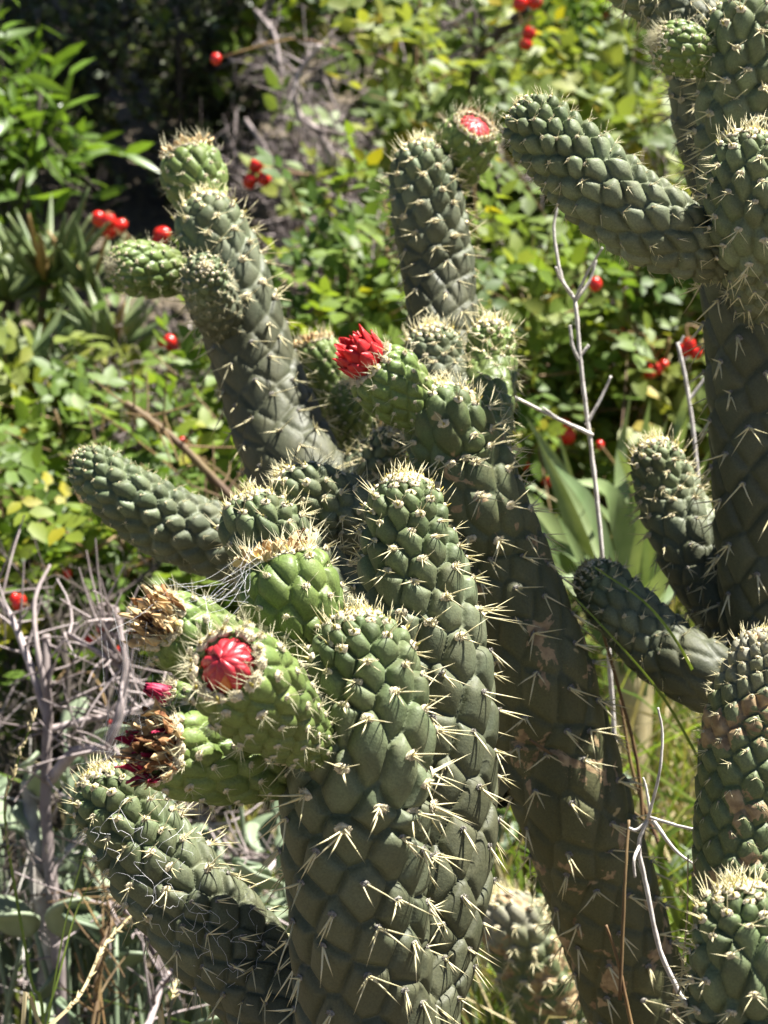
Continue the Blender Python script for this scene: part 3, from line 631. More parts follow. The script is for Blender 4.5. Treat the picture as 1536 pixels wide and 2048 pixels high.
class Leaves:
    def __init__(s): s.P = []; s.D = []; s.N = []; s.S = []; s.r = []
    def add(s, p, d, n, sc, rn=None): s.P.append(p); s.D.append(d); s.N.append(n); s.S.append(sc); s.r.append(random.random() if rn is None else rn)
    def build(s, root, base, kind, mat, limit=300, pname='leaf', rest='small_leaves'):
        if not s.P: return
        P, D, Nn, S, r = (np.array(x) for x in (s.P, s.D, s.N, s.S, s.r))
        D = nrm(D); X = nrm(np.cross(D, Nn)); Z = np.cross(X, D)
        tv, tf = TPL[kind]
        pr = project(P + D * S[:, None] * .5)
        ok = (pr[:, 0] > 5) & (pr[:, 0] < 1531) & (pr[:, 1] > 5) & (pr[:, 1] < 2043) & ~occluded(pr)
        score = np.where(ok, S / pr[:, 2] ** 2 * (0.6 + 0.4 * np.abs((Z * nrm(CAM - P)).sum(1))), 0)
        pick = np.zeros(len(P), bool); o = np.argsort(-score)[:limit]; pick[o] = score[o] > 0
        m = ~pick
        V = P[m][:, None] + S[m][:, None, None] * (tv[None, :, 0:1] * X[m][:, None] + tv[None, :, 1:2] * D[m][:, None] + tv[None, :, 2:3] * Z[m][:, None])
        n = m.sum()
        if n:
            F = (tf[None] + (np.arange(n) * len(tv))[:, None, None]).reshape(-1, 3)
            me = mesh_from(rest, V.reshape(-1, 3) - base, [F], [np.zeros(len(F))], [mat], {'rnd': np.repeat(r[m], len(tv))})
            link(rest, me, root, kind='stuff')
        var = [mesh_from(pname, tv, [tf], [np.zeros(len(tf))], [mat], {'rnd': np.full(len(tv), q)}) for q in np.linspace(0.03, 0.99, 14)]
        for i in np.nonzero(pick)[0]:
            sc = S[i]; x, y, z, p = X[i] * sc, D[i] * sc, Z[i] * sc, P[i] - base
            ob = bpy.data.objects.new(pname, var[int(r[i] * 13.99)]); COL.objects.link(ob); ob.parent = root
            ob.matrix_basis = Matrix(((x[0], y[0], z[0], p[0]), (x[1], y[1], z[1], p[1]), (x[2], y[2], z[2], p[2]), (0, 0, 0, 1)))
def rv(s=1.0): return rng.normal(size=3) * s
UPV = np.array([0, 0, 1.0])
def groot(x, y): return np.array([x, y, float(ground_z(x, y))])

def hip_meshes():
    out = []
    for q in range(3):
        a = Acc(); t = np.linspace(0, math.pi, 9)
        prof_r = np.sin(t) ** .8 * (1 + .05 * q); prof_z = -np.cos(t) * (1.08 + .12 * q)
        P = np.c_[np.zeros(9), np.zeros(9), prof_z]; th = np.linspace(0, 2 * math.pi, 12, endpoint=False)
        V = np.stack([prof_r[:, None] * np.cos(th), prof_r[:, None] * np.sin(th), prof_z[:, None] + 0 * th], -1)
        a.add(V.reshape(-1, 3), [grid_faces(9, 12)], 0)
        for k in range(5):
            an = k * 1.2566; V, F = cone_arr(np.array([.12 * math.cos(an), .12 * math.sin(an), 1.0 + .12 * q]), np.array([math.cos(an), math.sin(an), .5]), .55, .12, 4); a.add(V, F, 1)
        out.append(a.mesh('rose_hip', [HIP, SEPAL]))
    return out
HIPS = hip_meshes()

def rose_bush(label, x, y, w, h, ncane, mat, hips=(), lsize=.030, dens=1.0, seed=1, lean=(0, 0), group=None, limit=300, tw=14):
    """arching canes with side twigs and compound leaves; hips: list of (px,py,d,radius px)"""
    global rng
    random.seed(seed); rng = np.random.default_rng(seed)
    base = groot(x, y); root = thing('rose_bush', label, 'bush', base, group)
    lv = Leaves(); ta = Acc(); tips = []
    for c in range(ncane):
        an = 2 * math.pi * (c + rng.random()) / ncane; out = np.array([math.cos(an), math.sin(an) * .7, 0]) * w * rng.uniform(.35, 1.0) + np.array([lean[0], lean[1], 0])
        hh = h * rng.uniform(.65, 1.1)
        t = np.linspace(0, 1, 12)[:, None]
        wob = np.cumsum(rng.normal(size=(12, 3)) * .014, 0)
        P = base + rv(.03) * np.array([1, 1, 0]) + out * t ** 1.5 + UPV * hh * (1.25 * t - .35 * t ** 3) + wob * t
        P[0, 2] = float(ground_z(P[0, 0], P[0, 1])) - .02
        a = Acc(); tube(a, P, np.linspace(.0045, .0016, 12), 6, attr=rng.random()); link('cane', a.mesh('cane', [CANE], base), root)
        for k in range(int(tw * dens)):
            f = rng.uniform(.22, 1.0); i = f * 11; i0 = min(int(i), 10); p = P[i0] * (1 - i + i0) + P[i0 + 1] * (i - i0)
            d = nrm(nrm(out + 1e-6) * rng.uniform(-.2, .8) + rv(.75) + UPV * .35); ln = rng.uniform(.08, .22)
            tt = np.linspace(0, 1, 6)[:, None]; Q = p + d * ln * tt + (UPV * rng.uniform(-.05, .03) + rv(.02)) * tt ** 2
            tube(ta, Q, np.linspace(.0016, .0008, 6), 4, attr=rng.random(), cap=False); tips.extend(Q[2:])
            nl = max(2, int(ln / .024))
            rn0 = rng.random()
            for j in range(nl):
                g = (j + .6) / nl * 5; g0 = min(int(g), 4); q = Q[g0] * (1 - g + g0) + Q[g0 + 1] * (g - g0)
                rd = nrm(d * .55 + rv(.75) + UPV * .15); nn = nrm(UPV * .8 + np.array([.1, -.45, 0]) + rv(.45)); rl = lsize * rng.uniform(1.4, 2.3)
                sd = nrm(np.cross(rd, nn)); s0 = lsize * rng.uniform(.75, 1.2); base_r = np.clip(rn0 + rng.normal() * .16, 0, .92)
                if rng.random() < .025: base_r = rng.uniform(.94, 1)
                e = q + rd * rl - UPV * rl * .12
                lv.add(e, rd, nn, s0, base_r)
                for pr_ in (.45, .85):
                    for sg in (-1, 1):
                        lv.add(q + rd * rl * pr_, nrm(rd * .45 + sg * sd), nrm(nn + rv(.25)), s0 * rng.uniform(.7, 1.0), np.clip(base_r + rng.normal() * .05, 0, 1))
    link('twigs', ta.mesh('twigs', [CANE], base), root, kind='stuff')
    lv.build(root, base, 'ovate', mat, limit)
    place_hips(root, base, hips, tips)
    return root
def place_hips(root, base, hips, tips):
    tips = np.array(tips)
    for k, (px, py, d, r) in enumerate(hips):
        ds_ = np.arange(d - .30, d + .06, .02); cs_ = [np.linalg.norm(tips - at(px, py, q), axis=1).min() + .25 * max(0, q - d + .12) for q in ds_]; d = float(ds_[int(np.argmin(cs_))]); p = at(px, py, d); rr = r * mpp(d)
        o = bpy.data.objects.new('rose_hip', HIPS[k % 3]); COL.objects.link(o); o.parent = root
        o.location = p - base; o.scale = (rr,) * 3; o.rotation_euler = (random.uniform(-.9, .9) + 2.2 * (k % 2), random.uniform(-.9, .9), random.uniform(0, 6))
        j = int(np.argmin(np.linalg.norm(tips - p, axis=1)))
        a = Acc(); tube(a, catmull([p, 0.5 * (p + tips[j]) + UPV * .012 + rv(.008), tips[j]], 7), .0013, 4, attr=.9); so = link('hip_stalk', a.mesh('hip_stalk', [CANE], base), root)

def small_leaf_bush(label, x, y, w, h, n, mat, kind, lsize, seed, name='shrub', limit=300, stemmat=None, fmin=.15, twl=None, cat='shrub'):
    """stems branching into a rounded crown of single leaves"""
    global rng
    random.seed(seed); rng = np.random.default_rng(seed)
    base = groot(x, y); root = thing(name, label, cat, base)
    lv = Leaves(); ta = Acc(); stemmat = stemmat or TWIG_D
    for c in range(7):
        an = 6.283 * c / 7 + rng.random(); tip = base + np.array([math.cos(an) * w * .6, math.sin(an) * w * .5, h * rng.uniform(.6, .95)])
        P = catmull([base + rv(.02) * np.array([1, 1, 0]) - UPV * .02, base * .5 + tip * .5 + rv(.06) - np.array([math.cos(an), math.sin(an), 0]) * w * .1, tip], 10)
        a = Acc(); tube(a, P, np.linspace(.010, .003, 10), 6, attr=rng.random()); link('branch', a.mesh('branch', [stemmat], base), root)
        for k in range(n // 7):
            f = rng.uniform(fmin, 1) ** .7 * 9; p = P[min(int(f), 9)]
            d = nrm(rv(1) + UPV * .4 + (p - base) * np.array([.6, .6, 0])); ln = rng.uniform(*twl) if twl else rng.uniform(.12, .34) * w
            tt = np.linspace(0, 1, 5)[:, None]; Q = p + d * ln * tt + rv(.03) * tt ** 2
            tube(ta, Q, np.linspace(.0018, .0007, 5), 3, attr=rng.random(), cap=False)
            m = max(4, int(ln / (lsize * .55))); rn0 = rng.random()
            for j in range(m):
                g = rng.uniform(.25, 1) * 4; q = Q[min(int(g), 3)] + (Q[min(int(g), 3) + 1] - Q[min(int(g), 3)]) * (g % 1)
                ld = nrm(d * (.9 if kind == 'lance' else .4) + rv(.7))
                lv.add(q, ld, nrm(UPV + rv(.6)), lsize * rng.uniform(.65, 1.2), np.clip(rn0 + rng.normal() * .2, 0, 1))
    link('twigs', ta.mesh('twigs', [stemmat], base), root, kind='stuff')
    lv.build(root, base, kind, mat, limit)
    return root

def dry_shrub(label, x, y, w, h, nst, seed, mat, lean=(0, 0), dens=9, thick=.006, name='dry_shrub', levels=3):
    """leafless tangle of twigs"""
    global rng
    random.seed(seed); rng = np.random.default_rng(seed)
    base = groot(x, y); root = thing(name, label, 'shrub', base); fine = Acc()
    def grow(p, d, ln, r, lvl, par):
        n = 7; P = [p]
        for i in range(n): d = nrm(d + rv(.20) + UPV * (.05 if lvl < 2 else -.02)); P.append(P[-1] + d * ln / n)
        P = np.array(P)
        if lvl == 0:
            a = Acc(); tube(a, P, np.linspace(r, r * .5, n + 1), 6, attr=rng.random()); link('branch', a.mesh('branch', [mat], base), root)
        else: tube(fine, P, np.linspace(r, r * .45, n + 1), 4 if lvl == 1 else 3, attr=rng.random(), cap=False)
        if lvl < levels:
            for k in range(dens if lvl == 0 else dens - 2):
                i = rng.integers(1, n + 1); dd = nrm(d * .3 + (P[i] - P[i - 1]) / ln * n * .4 + rv(.8))
                grow(P[i], dd, ln * rng.uniform(.35, .65), r * .5, lvl + 1, None)
    for c in range(nst):
        an = 6.283 * (c + rng.random()) / nst
        grow(base + np.array([math.cos(an), math.sin(an), 0]) * .03 - UPV * .02, nrm(np.array([math.cos(an) * w + lean[0], math.sin(an) * w * .6 + lean[1], h])), math.hypot(w, h) * rng.uniform(.7, 1.0), thick, 0, None)
    link('twig_tangle', fine.mesh('twig_tangle', [mat], base), root, kind='stuff')
    return root

def blade_arr(P, wid, nrmv, fold=.25, ncol=3):
    P = np.asarray(P, float); T = nrm(np.gradient(P, axis=0)); S = nrm(np.cross(T, nrmv)); N2 = np.cross(S, T)
    c = np.linspace(-1, 1, ncol)
    V = P[:, None] + wid[:, None, None] * (c[None, :, None] * S[:, None] + fold * (np.abs(c)[None, :, None]) * N2[:, None])
    return V.reshape(-1, 3), [grid_faces(len(P), ncol, False)]

def strap_plant(label, name, cat, base, blades, mat, thick=None, group=None):
    """blades: (list of 3d points, max half width, rnd)"""
    root = thing(name, label, cat, base, group)
    for pts, wd, rn in blades:
        P = catmull(pts, 12); t = np.linspace(0, 1, 12)
        wid = wd * np.clip(np.minimum(.55 + 1.6 * t, (1 - t) ** .75 * 1.55), .02, 1)
        view = nrm(UPV * .5 + rv(.35) - np.array([0, 1.0, 0]))
        V, F = blade_arr(P, wid, view, .22)
        a = Acc(); a.add(V - base, F, 0, rn); o = link('leaf', a.mesh('leaf', [mat]), root)
        if thick: md = o.modifiers.new('thick', 'SOLIDIFY'); md.thickness = thick; md.offset = 0
    return root

# ---- rose bushes with red hips
rose_bush('yellow-green rose bush with red hips between the raised cactus arms', .20, 3.05, .26, .52, 17, LEAF_Y, [(432, 118, 3.0, 11), (512, 332, 2.85, 14), (500, 362, 2.85, 13), (528, 358, 2.85, 14), (1058, 68, 2.9, 13), (1052, 88, 2.92, 12), (1040, 6, 2.9, 15), (1070, 4, 2.9, 14)], .034, 1.0, 11)
rose_bush('rose bush with scattered red hips behind the dry twig stalk', .30, 2.65, .32, .48, 14, LEAF_Y, [(1190, 568, 2.55, 14), (1240, 662, 2.6, 7), (1378, 690, 2.5, 12), (1392, 706, 2.5, 12), (1368, 700, 2.52, 11), (1300, 744, 2.5, 11), (1316, 738, 2.5, 11), (1328, 728, 2.5, 9), (1132, 870, 2.45, 17), (1128, 850, 2.48, 14), (1030, 878, 2.45, 12), (1096, 960, 2.45, 13), (1048, 930, 2.45, 11), (1200, 890, 2.5, 8)], .028, 1.0, 12)
rose_bush('sunny rose bush with red hips behind the left cactus arm', -.40, 2.72, .28, .20, 17, LEAF_Y, [(215, 444, 2.8, 18), (198, 438, 2.8, 14), (240, 452, 2.8, 12), (325, 470, 2.75, 17), (318, 482, 2.75, 14), (342, 686, 2.5, 15), (328, 684, 2.5, 11), (345, 1005, 2.4, 8), (220, 462, 2.82, 14)], .036, 1.0, 13)
rose_bush('low rose bush with small orange-red hips below the left cactus arm', -.28, 2.35, .28, .37, 14, LEAF, [(65, 1056, 2.2, 9), (135, 1147, 2.2, 9), (38, 1205, 2.15, 13), (28, 1196, 2.15, 10), (178, 1280, 2.1, 10), (202, 1256, 2.1, 8), (225, 1445, 2.0, 9), (70, 1350, 2.1, 6), (240, 1300, 2.1, 6), (365, 880, 2.2, 7)], .026, 1.0, 14)
rose_bush('rose bush filling the gap below the flowering cactus arm', .02, 2.55, .30, .42, 13, LEAF, [(1100, 962, 2.5, 8), (735, 880, 2.4, 6)], .028, 1.0, 15)
rose_bush('far rose bush high on the slope behind the cactus arms', .42, 3.4, .40, .52, 16, LEAF, [(1210, 30, 3.6, 7)], .034, 1.0, 16)
rose_bush('rose bush on the slope right of the tall cactus column', 1.0, 2.9, .42, .6, 10, LEAF, [], .03, .9, 17)
rose_bush('highest rose bush on the slope above the raised arms', .15, 3.95, .42, .45, 13, LEAF, [], .034, 1.0, 19)
rose_bush('rose bush on the slope far left of the cactus', -1.1, 2.8, .42, .55, 9, LEAF_Y, [], .03, .9, 18)
# ---- darker shrubs, and an unseen tree added to shade the upper left
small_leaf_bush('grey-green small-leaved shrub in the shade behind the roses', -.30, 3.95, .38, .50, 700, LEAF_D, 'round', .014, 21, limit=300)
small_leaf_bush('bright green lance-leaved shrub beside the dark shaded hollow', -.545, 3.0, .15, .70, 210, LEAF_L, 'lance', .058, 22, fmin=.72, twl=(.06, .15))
small_leaf_bush('dark dense shrub added to deepen the shaded hollow', -.62, 3.85, .40, .42, 800, LEAF_D, 'round', .018, 23, limit=120)  # dark leaf mass put in to make the hollow blacker
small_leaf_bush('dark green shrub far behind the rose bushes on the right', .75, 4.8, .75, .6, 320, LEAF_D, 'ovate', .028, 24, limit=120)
def shade_tree():  # crown stays out of view, placed to cast shade on the hollow
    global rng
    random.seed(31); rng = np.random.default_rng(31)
    base = groot(-1.15, 5.6); root = thing('added_shade_tree', 'unseen overhead tree added to shade the dark hollow', 'tree', base)
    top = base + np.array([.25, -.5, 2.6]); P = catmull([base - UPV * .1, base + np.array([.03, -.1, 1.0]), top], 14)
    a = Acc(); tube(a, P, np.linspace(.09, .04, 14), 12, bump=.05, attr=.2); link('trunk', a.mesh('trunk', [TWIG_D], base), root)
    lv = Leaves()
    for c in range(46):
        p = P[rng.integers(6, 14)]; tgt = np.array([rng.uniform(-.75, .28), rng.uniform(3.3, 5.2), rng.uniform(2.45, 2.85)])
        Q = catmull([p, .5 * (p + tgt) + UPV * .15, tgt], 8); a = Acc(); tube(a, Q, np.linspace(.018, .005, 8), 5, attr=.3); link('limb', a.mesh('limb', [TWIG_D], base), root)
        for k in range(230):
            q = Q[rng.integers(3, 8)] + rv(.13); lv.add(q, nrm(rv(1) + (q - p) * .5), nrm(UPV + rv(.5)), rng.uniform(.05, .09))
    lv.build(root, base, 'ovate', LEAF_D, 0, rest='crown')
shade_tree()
# ---- leafless grey shrubs
dry_shrub('pale grey leafless shrub between the left cactus column and arm', -.24, 2.6, .14, .30, 8, 41, TWIG, (-.03, 0), 9, .0045)
dry_shrub('tall grey leafless shrub above the left cactus fruits', -.07, 3.5, .12, .40, 7, 42, TWIG, (0, 0), 8, .006)
dry_shrub('dead shrub with twigs darkened for the shade beside the hollow', -.62, 3.55, .12, .18, 5, 43, TWIG_D, (0, 0), 8, .005)  # dark twig colour stands in for shade here
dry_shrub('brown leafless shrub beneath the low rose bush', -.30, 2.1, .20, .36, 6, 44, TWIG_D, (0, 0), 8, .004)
dry_shrub('grey twiggy shrub under the leaning left cactus arm', -.14, 1.92, .18, .24, 5, 45, TWIG, (0, 0), 6, .0035)
dry_shrub('grey twiggy shrub at the foot of the lichen-covered trunk', -.30, 1.95, .16, .24, 3, 46, TWIG, (0, 0), 6, .0035)
dry_shrub('grey bare shrub entangled with the right rose bush', .34, 2.9, .22, .42, 7, 47, TWIG, (0, 0), 8, .004)
# ---- aloe rosettes
def rosette(label, px, py, d, n, ln, wd, seed):
    global rng
    random.seed(seed); rng = np.random.default_rng(seed)
    c = at(px, py, d); gz = float(ground_z(c[0], c[1])); base = np.array([c[0], c[1], min(gz, c[2])])
    bl = []
    for k in range(n):
        an = 2.4 * k; up = .35 + .9 * k / n; d0 = nrm(np.array([math.cos(an), math.sin(an), up])); l = ln * rng.uniform(.7, 1.1)
        bl.append(([c + d0 * .005, c + d0 * l * .5, c + d0 * l + UPV * l * .12], wd * rng.uniform(.8, 1.1), rng.random() * .8 if rng.random() < .96 else 1.0))
    root = strap_plant(label, 'aloe', 'succulent', base, bl, ALOE, .004, 'aloe rosettes below the shaded hollow')
    a = Acc(); tube(a, catmull([base - UPV * .03, .5 * (base + c) + rv(.01), c + UPV * .01], 8), .0055, 7); link('stem', a.mesh('stem', [CANE], base), root)
for i, (px, py, d, n, ln) in enumerate(((92, 560, 2.72, 22, .125), (182, 580, 2.72, 18, .095), (222, 690, 2.60, 18, .09), (10, 600, 2.74, 18, .12), (45, 745, 2.62, 18, .085))):
    rosette(['pale green aloe rosette with pointed upright leaves below the dark hollow', 'aloe rosette beside the sideways green fruit', 'aloe rosette next to the red hip left of the cactus column', 'aloe rosette with a reddish leaf under the dead shrub', 'low aloe rosette among the rose leaves'][i], px, py, d, n, ln, .0075, 50 + i)
# ---- strap-leaved plant right of the scarred trunk
random.seed(60); rng = np.random.default_rng(60)
sb = at(1265, 1340, 2.15); sb0 = groot(sb[0], sb[1]); bl = []
for (x1, y1, x2, y2, dd, wv) in ((1130, 1080, 985, 940, 2.05, 34), (1150, 1060, 1075, 880, 2.1, 36), (1190, 1040, 1110, 930, 2.0, 44), (1230, 1010, 1150, 960, 2.05, 46), (1270, 1000, 1300, 800, 2.2, 34), (1240, 950, 1262, 780, 2.2, 28), (1330, 960, 1378, 830, 2.2, 34), (1190, 1150, 1060, 1060, 2.05, 36), (1290, 1030, 1235, 900, 2.15, 40), (1340, 1080, 1420, 900, 2.2, 36), (1170, 1120, 1015, 1000, 2.1, 30), (1380, 1120, 1470, 960, 2.2, 34), (1300, 1120, 1330, 980, 2.1, 36), (1205, 1180, 1120, 1150, 2.0, 34), (1310, 1180, 1400, 1060, 2.05, 36), (1250, 1100, 1190, 1000, 2.1, 42), (1150, 1000, 1050, 830, 2.2, 26), (1350, 900, 1395, 740, 2.25, 24)):
    bl.append(([sb + rv(.012), at(x1, y1, dd + .03), at(x2, y2, dd)], wv * .58 * mpp(dd), rng.random()))
for k in range(14):
    x2, y2 = rng.uniform(985, 1430), rng.uniform(800, 1080); dd = rng.uniform(1.98, 2.25)
    bl.append(([sb + rv(.015), at(.5 * (1265 + x2) - 20, .5 * (1340 + y2) - 40, dd + .03), at(x2, y2, dd)], rng.uniform(9, 17) * mpp(dd), rng.random()))
sp = strap_plant('clump of broad pale green strap leaves right of the scarred trunk', 'strap_leaf_plant', 'plant', sb0, bl, STRAP)
a = Acc(); tube(a, catmull([sb0 - UPV * .03, .5 * (sb0 + sb), sb + UPV * .02], 8), [.02] * 8, 9, bump=.06); link('stem', a.mesh('stem', [STRAW], sb0), sp)
# ---- big grey-green leaves low on the left
def paddle_plant(label, px, py, d, seed, leaves):
    global rng
    random.seed(seed); rng = np.random.default_rng(seed)
    c = at(px, py, d); base = groot(c[0], c[1]); root = thing('round_leaf_succulent', label, 'succulent', base, 'grey-green round-leaved succulents')
    for k in range(leaves):
        an = 2.4 * k + rng.random(); hgt = (c[2] - base[2]) * rng.uniform(.75, 1.15)
        p0 = base + np.array([math.cos(an), math.sin(an), 0]) * .04; p1 = np.array([c[0], c[1], base[2] + hgt]) + np.array([math.cos(an) * .13, math.sin(an) * .10, 0]) * rng.uniform(.3, 1)
        a = Acc(); tube(a, catmull([p0 - UPV * .02, .5 * (p0 + p1) + rv(.015), p1], 8), np.linspace(.0032, .002, 8), 6, attr=.5); link('stalk', a.mesh('stalk', [PADDLE], base), root)
        d0 = nrm(np.array([math.cos(an), math.sin(an), rng.uniform(.1, .9)])); nn = nrm(UPV + rv(.35) - d0 * .3); s = rng.uniform(.035, .058)
        t = np.linspace(0, 1, 9); P = p1 + d0 * s * t[:, None] + nn * (.12 * s * np.sin(t * 2))[:, None]
        V, F = blade_arr(P, s * .36 * np.clip(np.sin(np.clip(t * .93 + .05, 0, 1) * math.pi) ** .6, .04, 1), nn, .12, 5)
        b = Acc(); b.add(V - base, F, 0, rng.random()); o = link('leaf', b.mesh('leaf', [PADDLE]), root); md = o.modifiers.new('thick', 'SOLIDIFY'); md.thickness = .003
for i, (px, py, d) in enumerate(((30, 1560, 1.95), (230, 1690, 1.95), (470, 1660, 1.9), (520, 1780, 1.85), (90, 1860, 1.85), (330, 1930, 1.8), (1060, 1690, 2.0), (420, 1880, 1.95))):
    paddle_plant(['grey-green round-leaved succulent at the foot of the dead branches', 'round-leaved succulent behind the leaning left cactus arm', 'round-leaved succulent under the shaded fruit', 'round-leaved succulent between the leaning arm and the front stem', 'low round-leaved succulent beside the lichen-covered branch', 'round-leaved succulent below the leaning left cactus arm', 'round-leaved succulent in the grass beside the scarred trunk', 'round-leaved succulent behind the seed-headed grass'][i], px, py, d, 70 + i, 20)
# ---- dead branches lower left
def branch(label, name, strokes, mat, cat='branch', group=None, footd=None, ground=True):
    """strokes: (list of (px,py,d), r0 px, r1 px, part name). The first runs down to the ground"""
    f = at(*strokes[0][0][0]); base = groot(f[0], f[1]); root = thing(name, label, cat, base, group)
    for k, (pts, r0, r1, nm) in enumerate(strokes):
        Q = [at(*p) for p in pts]
        if k == 0 and ground:
            e_ = Q[0] + nrm(Q[0] - Q[1]) * .10; base2 = np.array([e_[0], e_[1], float(ground_z(e_[0], e_[1])) - .03]); Q = [base2, e_] + Q if base2[2] < e_[2] - .05 else [base2] + Q
        n = 7 * len(Q); P = catmull(Q, n); P[1:-1] += rng.normal(size=(n - 2, 3)) * r1 * mpp(pts[0][2]) * .07
        rr = np.linspace(r0, r1, n) * mpp(pts[0][2])
        a = Acc(); tube(a, P, rr, 8, attr=random.random(), bump=.06); link(nm, a.mesh(nm, [mat], base), root)
        if nm == 'limb':
            tw_ = Acc()
            for q in range(int(n * .7)):
                i = rng.integers(n // 3, n); dd = nrm(rv(1) + UPV * .3); L_ = rng.uniform(.02, .07); tt = np.linspace(0, 1, 5)[:, None]
                tube(tw_, P[i] + dd * L_ * tt + rv(.012) * tt ** 2, np.linspace(.0013, .0006, 5), 4, attr=rng.random(), cap=False)
            link('twiglets', tw_.mesh('twiglets', [mat], base), root, kind='stuff')
    return root
random.seed(80); rng = np.random.default_rng(80)
branch('dark dead bush limb forking up beside the dried flowers', 'dead_branch', [([(130, 2030, 1.8), (105, 1800, 1.8), (92, 1620, 1.8), (95, 1420, 1.8), (92, 1270, 1.82)], 17, 9, 'limb'), ([(100, 1560, 1.8), (150, 1505, 1.78), (215, 1500, 1.76), (270, 1530, 1.75)], 13, 9, 'limb'), ([(98, 1450, 1.8), (60, 1330, 1.82), (20, 1230, 1.85), (-20, 1180, 1.86)], 9, 5, 'limb'), ([(100, 1460, 1.8), (170, 1440, 1.8), (240, 1430, 1.8), (330, 1400, 1.8)], 8, 5, 'limb'), ([(215, 1500, 1.76), (240, 1420, 1.76), (250, 1330, 1.77), (232, 1215, 1.78)], 12, 6, 'limb'), ([(250, 1340, 1.77), (205, 1310, 1.78), (130, 1265, 1.8)], 7, 5, 'limb'), ([(240, 1325, 1.77), (215, 1290, 1.78), (222, 1240, 1.78)], 9, 6, 'limb'), ([(95, 1400, 1.8), (75, 1300, 1.8), (70, 1200, 1.82), (100, 1130, 1.84)], 7, 3, 'twig')], TWIG)
branch('lichen-covered pale trunk rising behind the grass stalks', 'dead_branch', [([(90, 2040, 1.86), (95, 1900, 1.87), (75, 1760, 1.88), (62, 1640, 1.9), (55, 1560, 1.9)], 24, 14, 'limb'), ([(85, 1880, 1.87), (40, 1840, 1.86), (-20, 1820, 1.85)], 12, 8, 'limb'), ([(80, 1740, 1.88), (120, 1715, 1.88), (180, 1650, 1.9)], 7, 4, 'limb')], LICHEN)
branch('slanting grey stick under the leaning left cactus arm', 'dead_branch', [([(300, 2040, 1.7), (330, 1960, 1.72), (420, 1860, 1.75), (520, 1760, 1.8), (570, 1700, 1.85)], 9, 5, 'limb'), ([(330, 1960, 1.72), (280, 1850, 1.74), (215, 1800, 1.76)], 6, 4, 'limb')], TWIG)
branch('tan stick standing between the succulents on the left', 'dead_branch', [([(190, 2040, 1.7), (200, 1920, 1.72), (225, 1830, 1.75), (245, 1770, 1.78)], 10, 7, 'limb')], CANE)
branch('horizontal grey stick behind the shaded fruit', 'dead_branch', [([(420, 1720, 2.0), (480, 1722, 1.95), (560, 1715, 1.9)], 8, 7, 'limb'), ([(480, 1722, 1.95), (420, 1650, 1.95), (380, 1620, 1.96)], 6, 4, 'limb')], TWIG)
branch('thick grey bough leaning between the rose leaves', 'dead_branch', [([(930, 260, 3.0), (958, 120, 2.95), (1005, 60, 2.92), (1055, 15, 2.9)], 12, 9, 'limb'), ([(950, 150, 2.96), (952, 90, 2.96), (948, 20, 2.96)], 6, 5, 'limb')], TWIG_D)
branch('curved grey vine stem among the upper rose leaves', 'vine_stem', [([(690, 620, 3.0), (680, 440, 3.0), (668, 350, 2.98), (640, 270, 2.96), (600, 235, 2.95), (592, 165, 2.94), (640, 90, 2.92)], 11, 6, 'limb'), ([(600, 235, 2.95), (640, 262, 2.94), (690, 270, 2.94)], 6, 4, 'limb'), ([(560, 130, 3.0), (545, 60, 3.02), (510, 20, 3.05)], 5, 4, 'limb')], TWIG)
branch('pinkish rose cane slanting down behind the left cactus arm', 'rose_cane', [([(560, 1100, 2.1), (440, 970, 2.1), (360, 890, 2.1), (300, 840, 2.1), (250, 806, 2.1)], 9, 8, 'limb')], CANE)
# ---- slender dry stalks in front of the rose bushes
branch('slender pale dry stalk with forked tips right of the cactus heads', 'dry_stalk', [([(1230, 1500, 1.62), (1205, 1120, 1.6), (1185, 920, 1.6), (1165, 760, 1.6), (1150, 600, 1.6)], 5, 4, 'stalk'), ([(1150, 600, 1.6), (1125, 560, 1.6), (1112, 500, 1.6), (1108, 450, 1.6), (1118, 400, 1.6)], 4, 2.5, 'stalk'), ([(1150, 600, 1.6), (1175, 545, 1.59), (1205, 495, 1.58)], 4, 2, 'stalk'), ([(1152, 600, 1.6), (1180, 560, 1.6), (1192, 520, 1.6)], 3.5, 2.5, 'stalk'), ([(1145, 590, 1.6), (1122, 560, 1.59), (1112, 535, 1.58)], 3, 2.5, 'stalk'), ([(1185, 870, 1.6), (1120, 840, 1.58), (1030, 795, 1.56)], 4, 3, 'stalk'), ([(1172, 850, 1.6), (1200, 800, 1.6), (1222, 752, 1.6)], 4, 2.5, 'stalk'), ([(1158, 720, 1.6), (1145, 690, 1.6), (1140, 650, 1.6)], 4, 3.5, 'stalk'), ([(1158, 715, 1.6), (1178, 690, 1.6)], 3, 3, 'stalk'), ([(1170, 860, 1.6), (1120, 838, 1.58), (1085, 815, 1.57)], 2, 2, 'stalk')], PALE)
branch('dry grey stalk close to the tall right column', 'dry_stalk', [([(1405, 1250, 1.75), (1395, 950, 1.75), (1375, 780, 1.75), (1355, 685, 1.75)], 5, 3.5, 'stalk'), ([(1378, 800, 1.75), (1400, 770, 1.75), (1430, 730, 1.75)], 3.5, 2, 'stalk'), ([(1358, 690, 1.75), (1368, 672, 1.75)], 3, 2, 'stalk')], PALE)
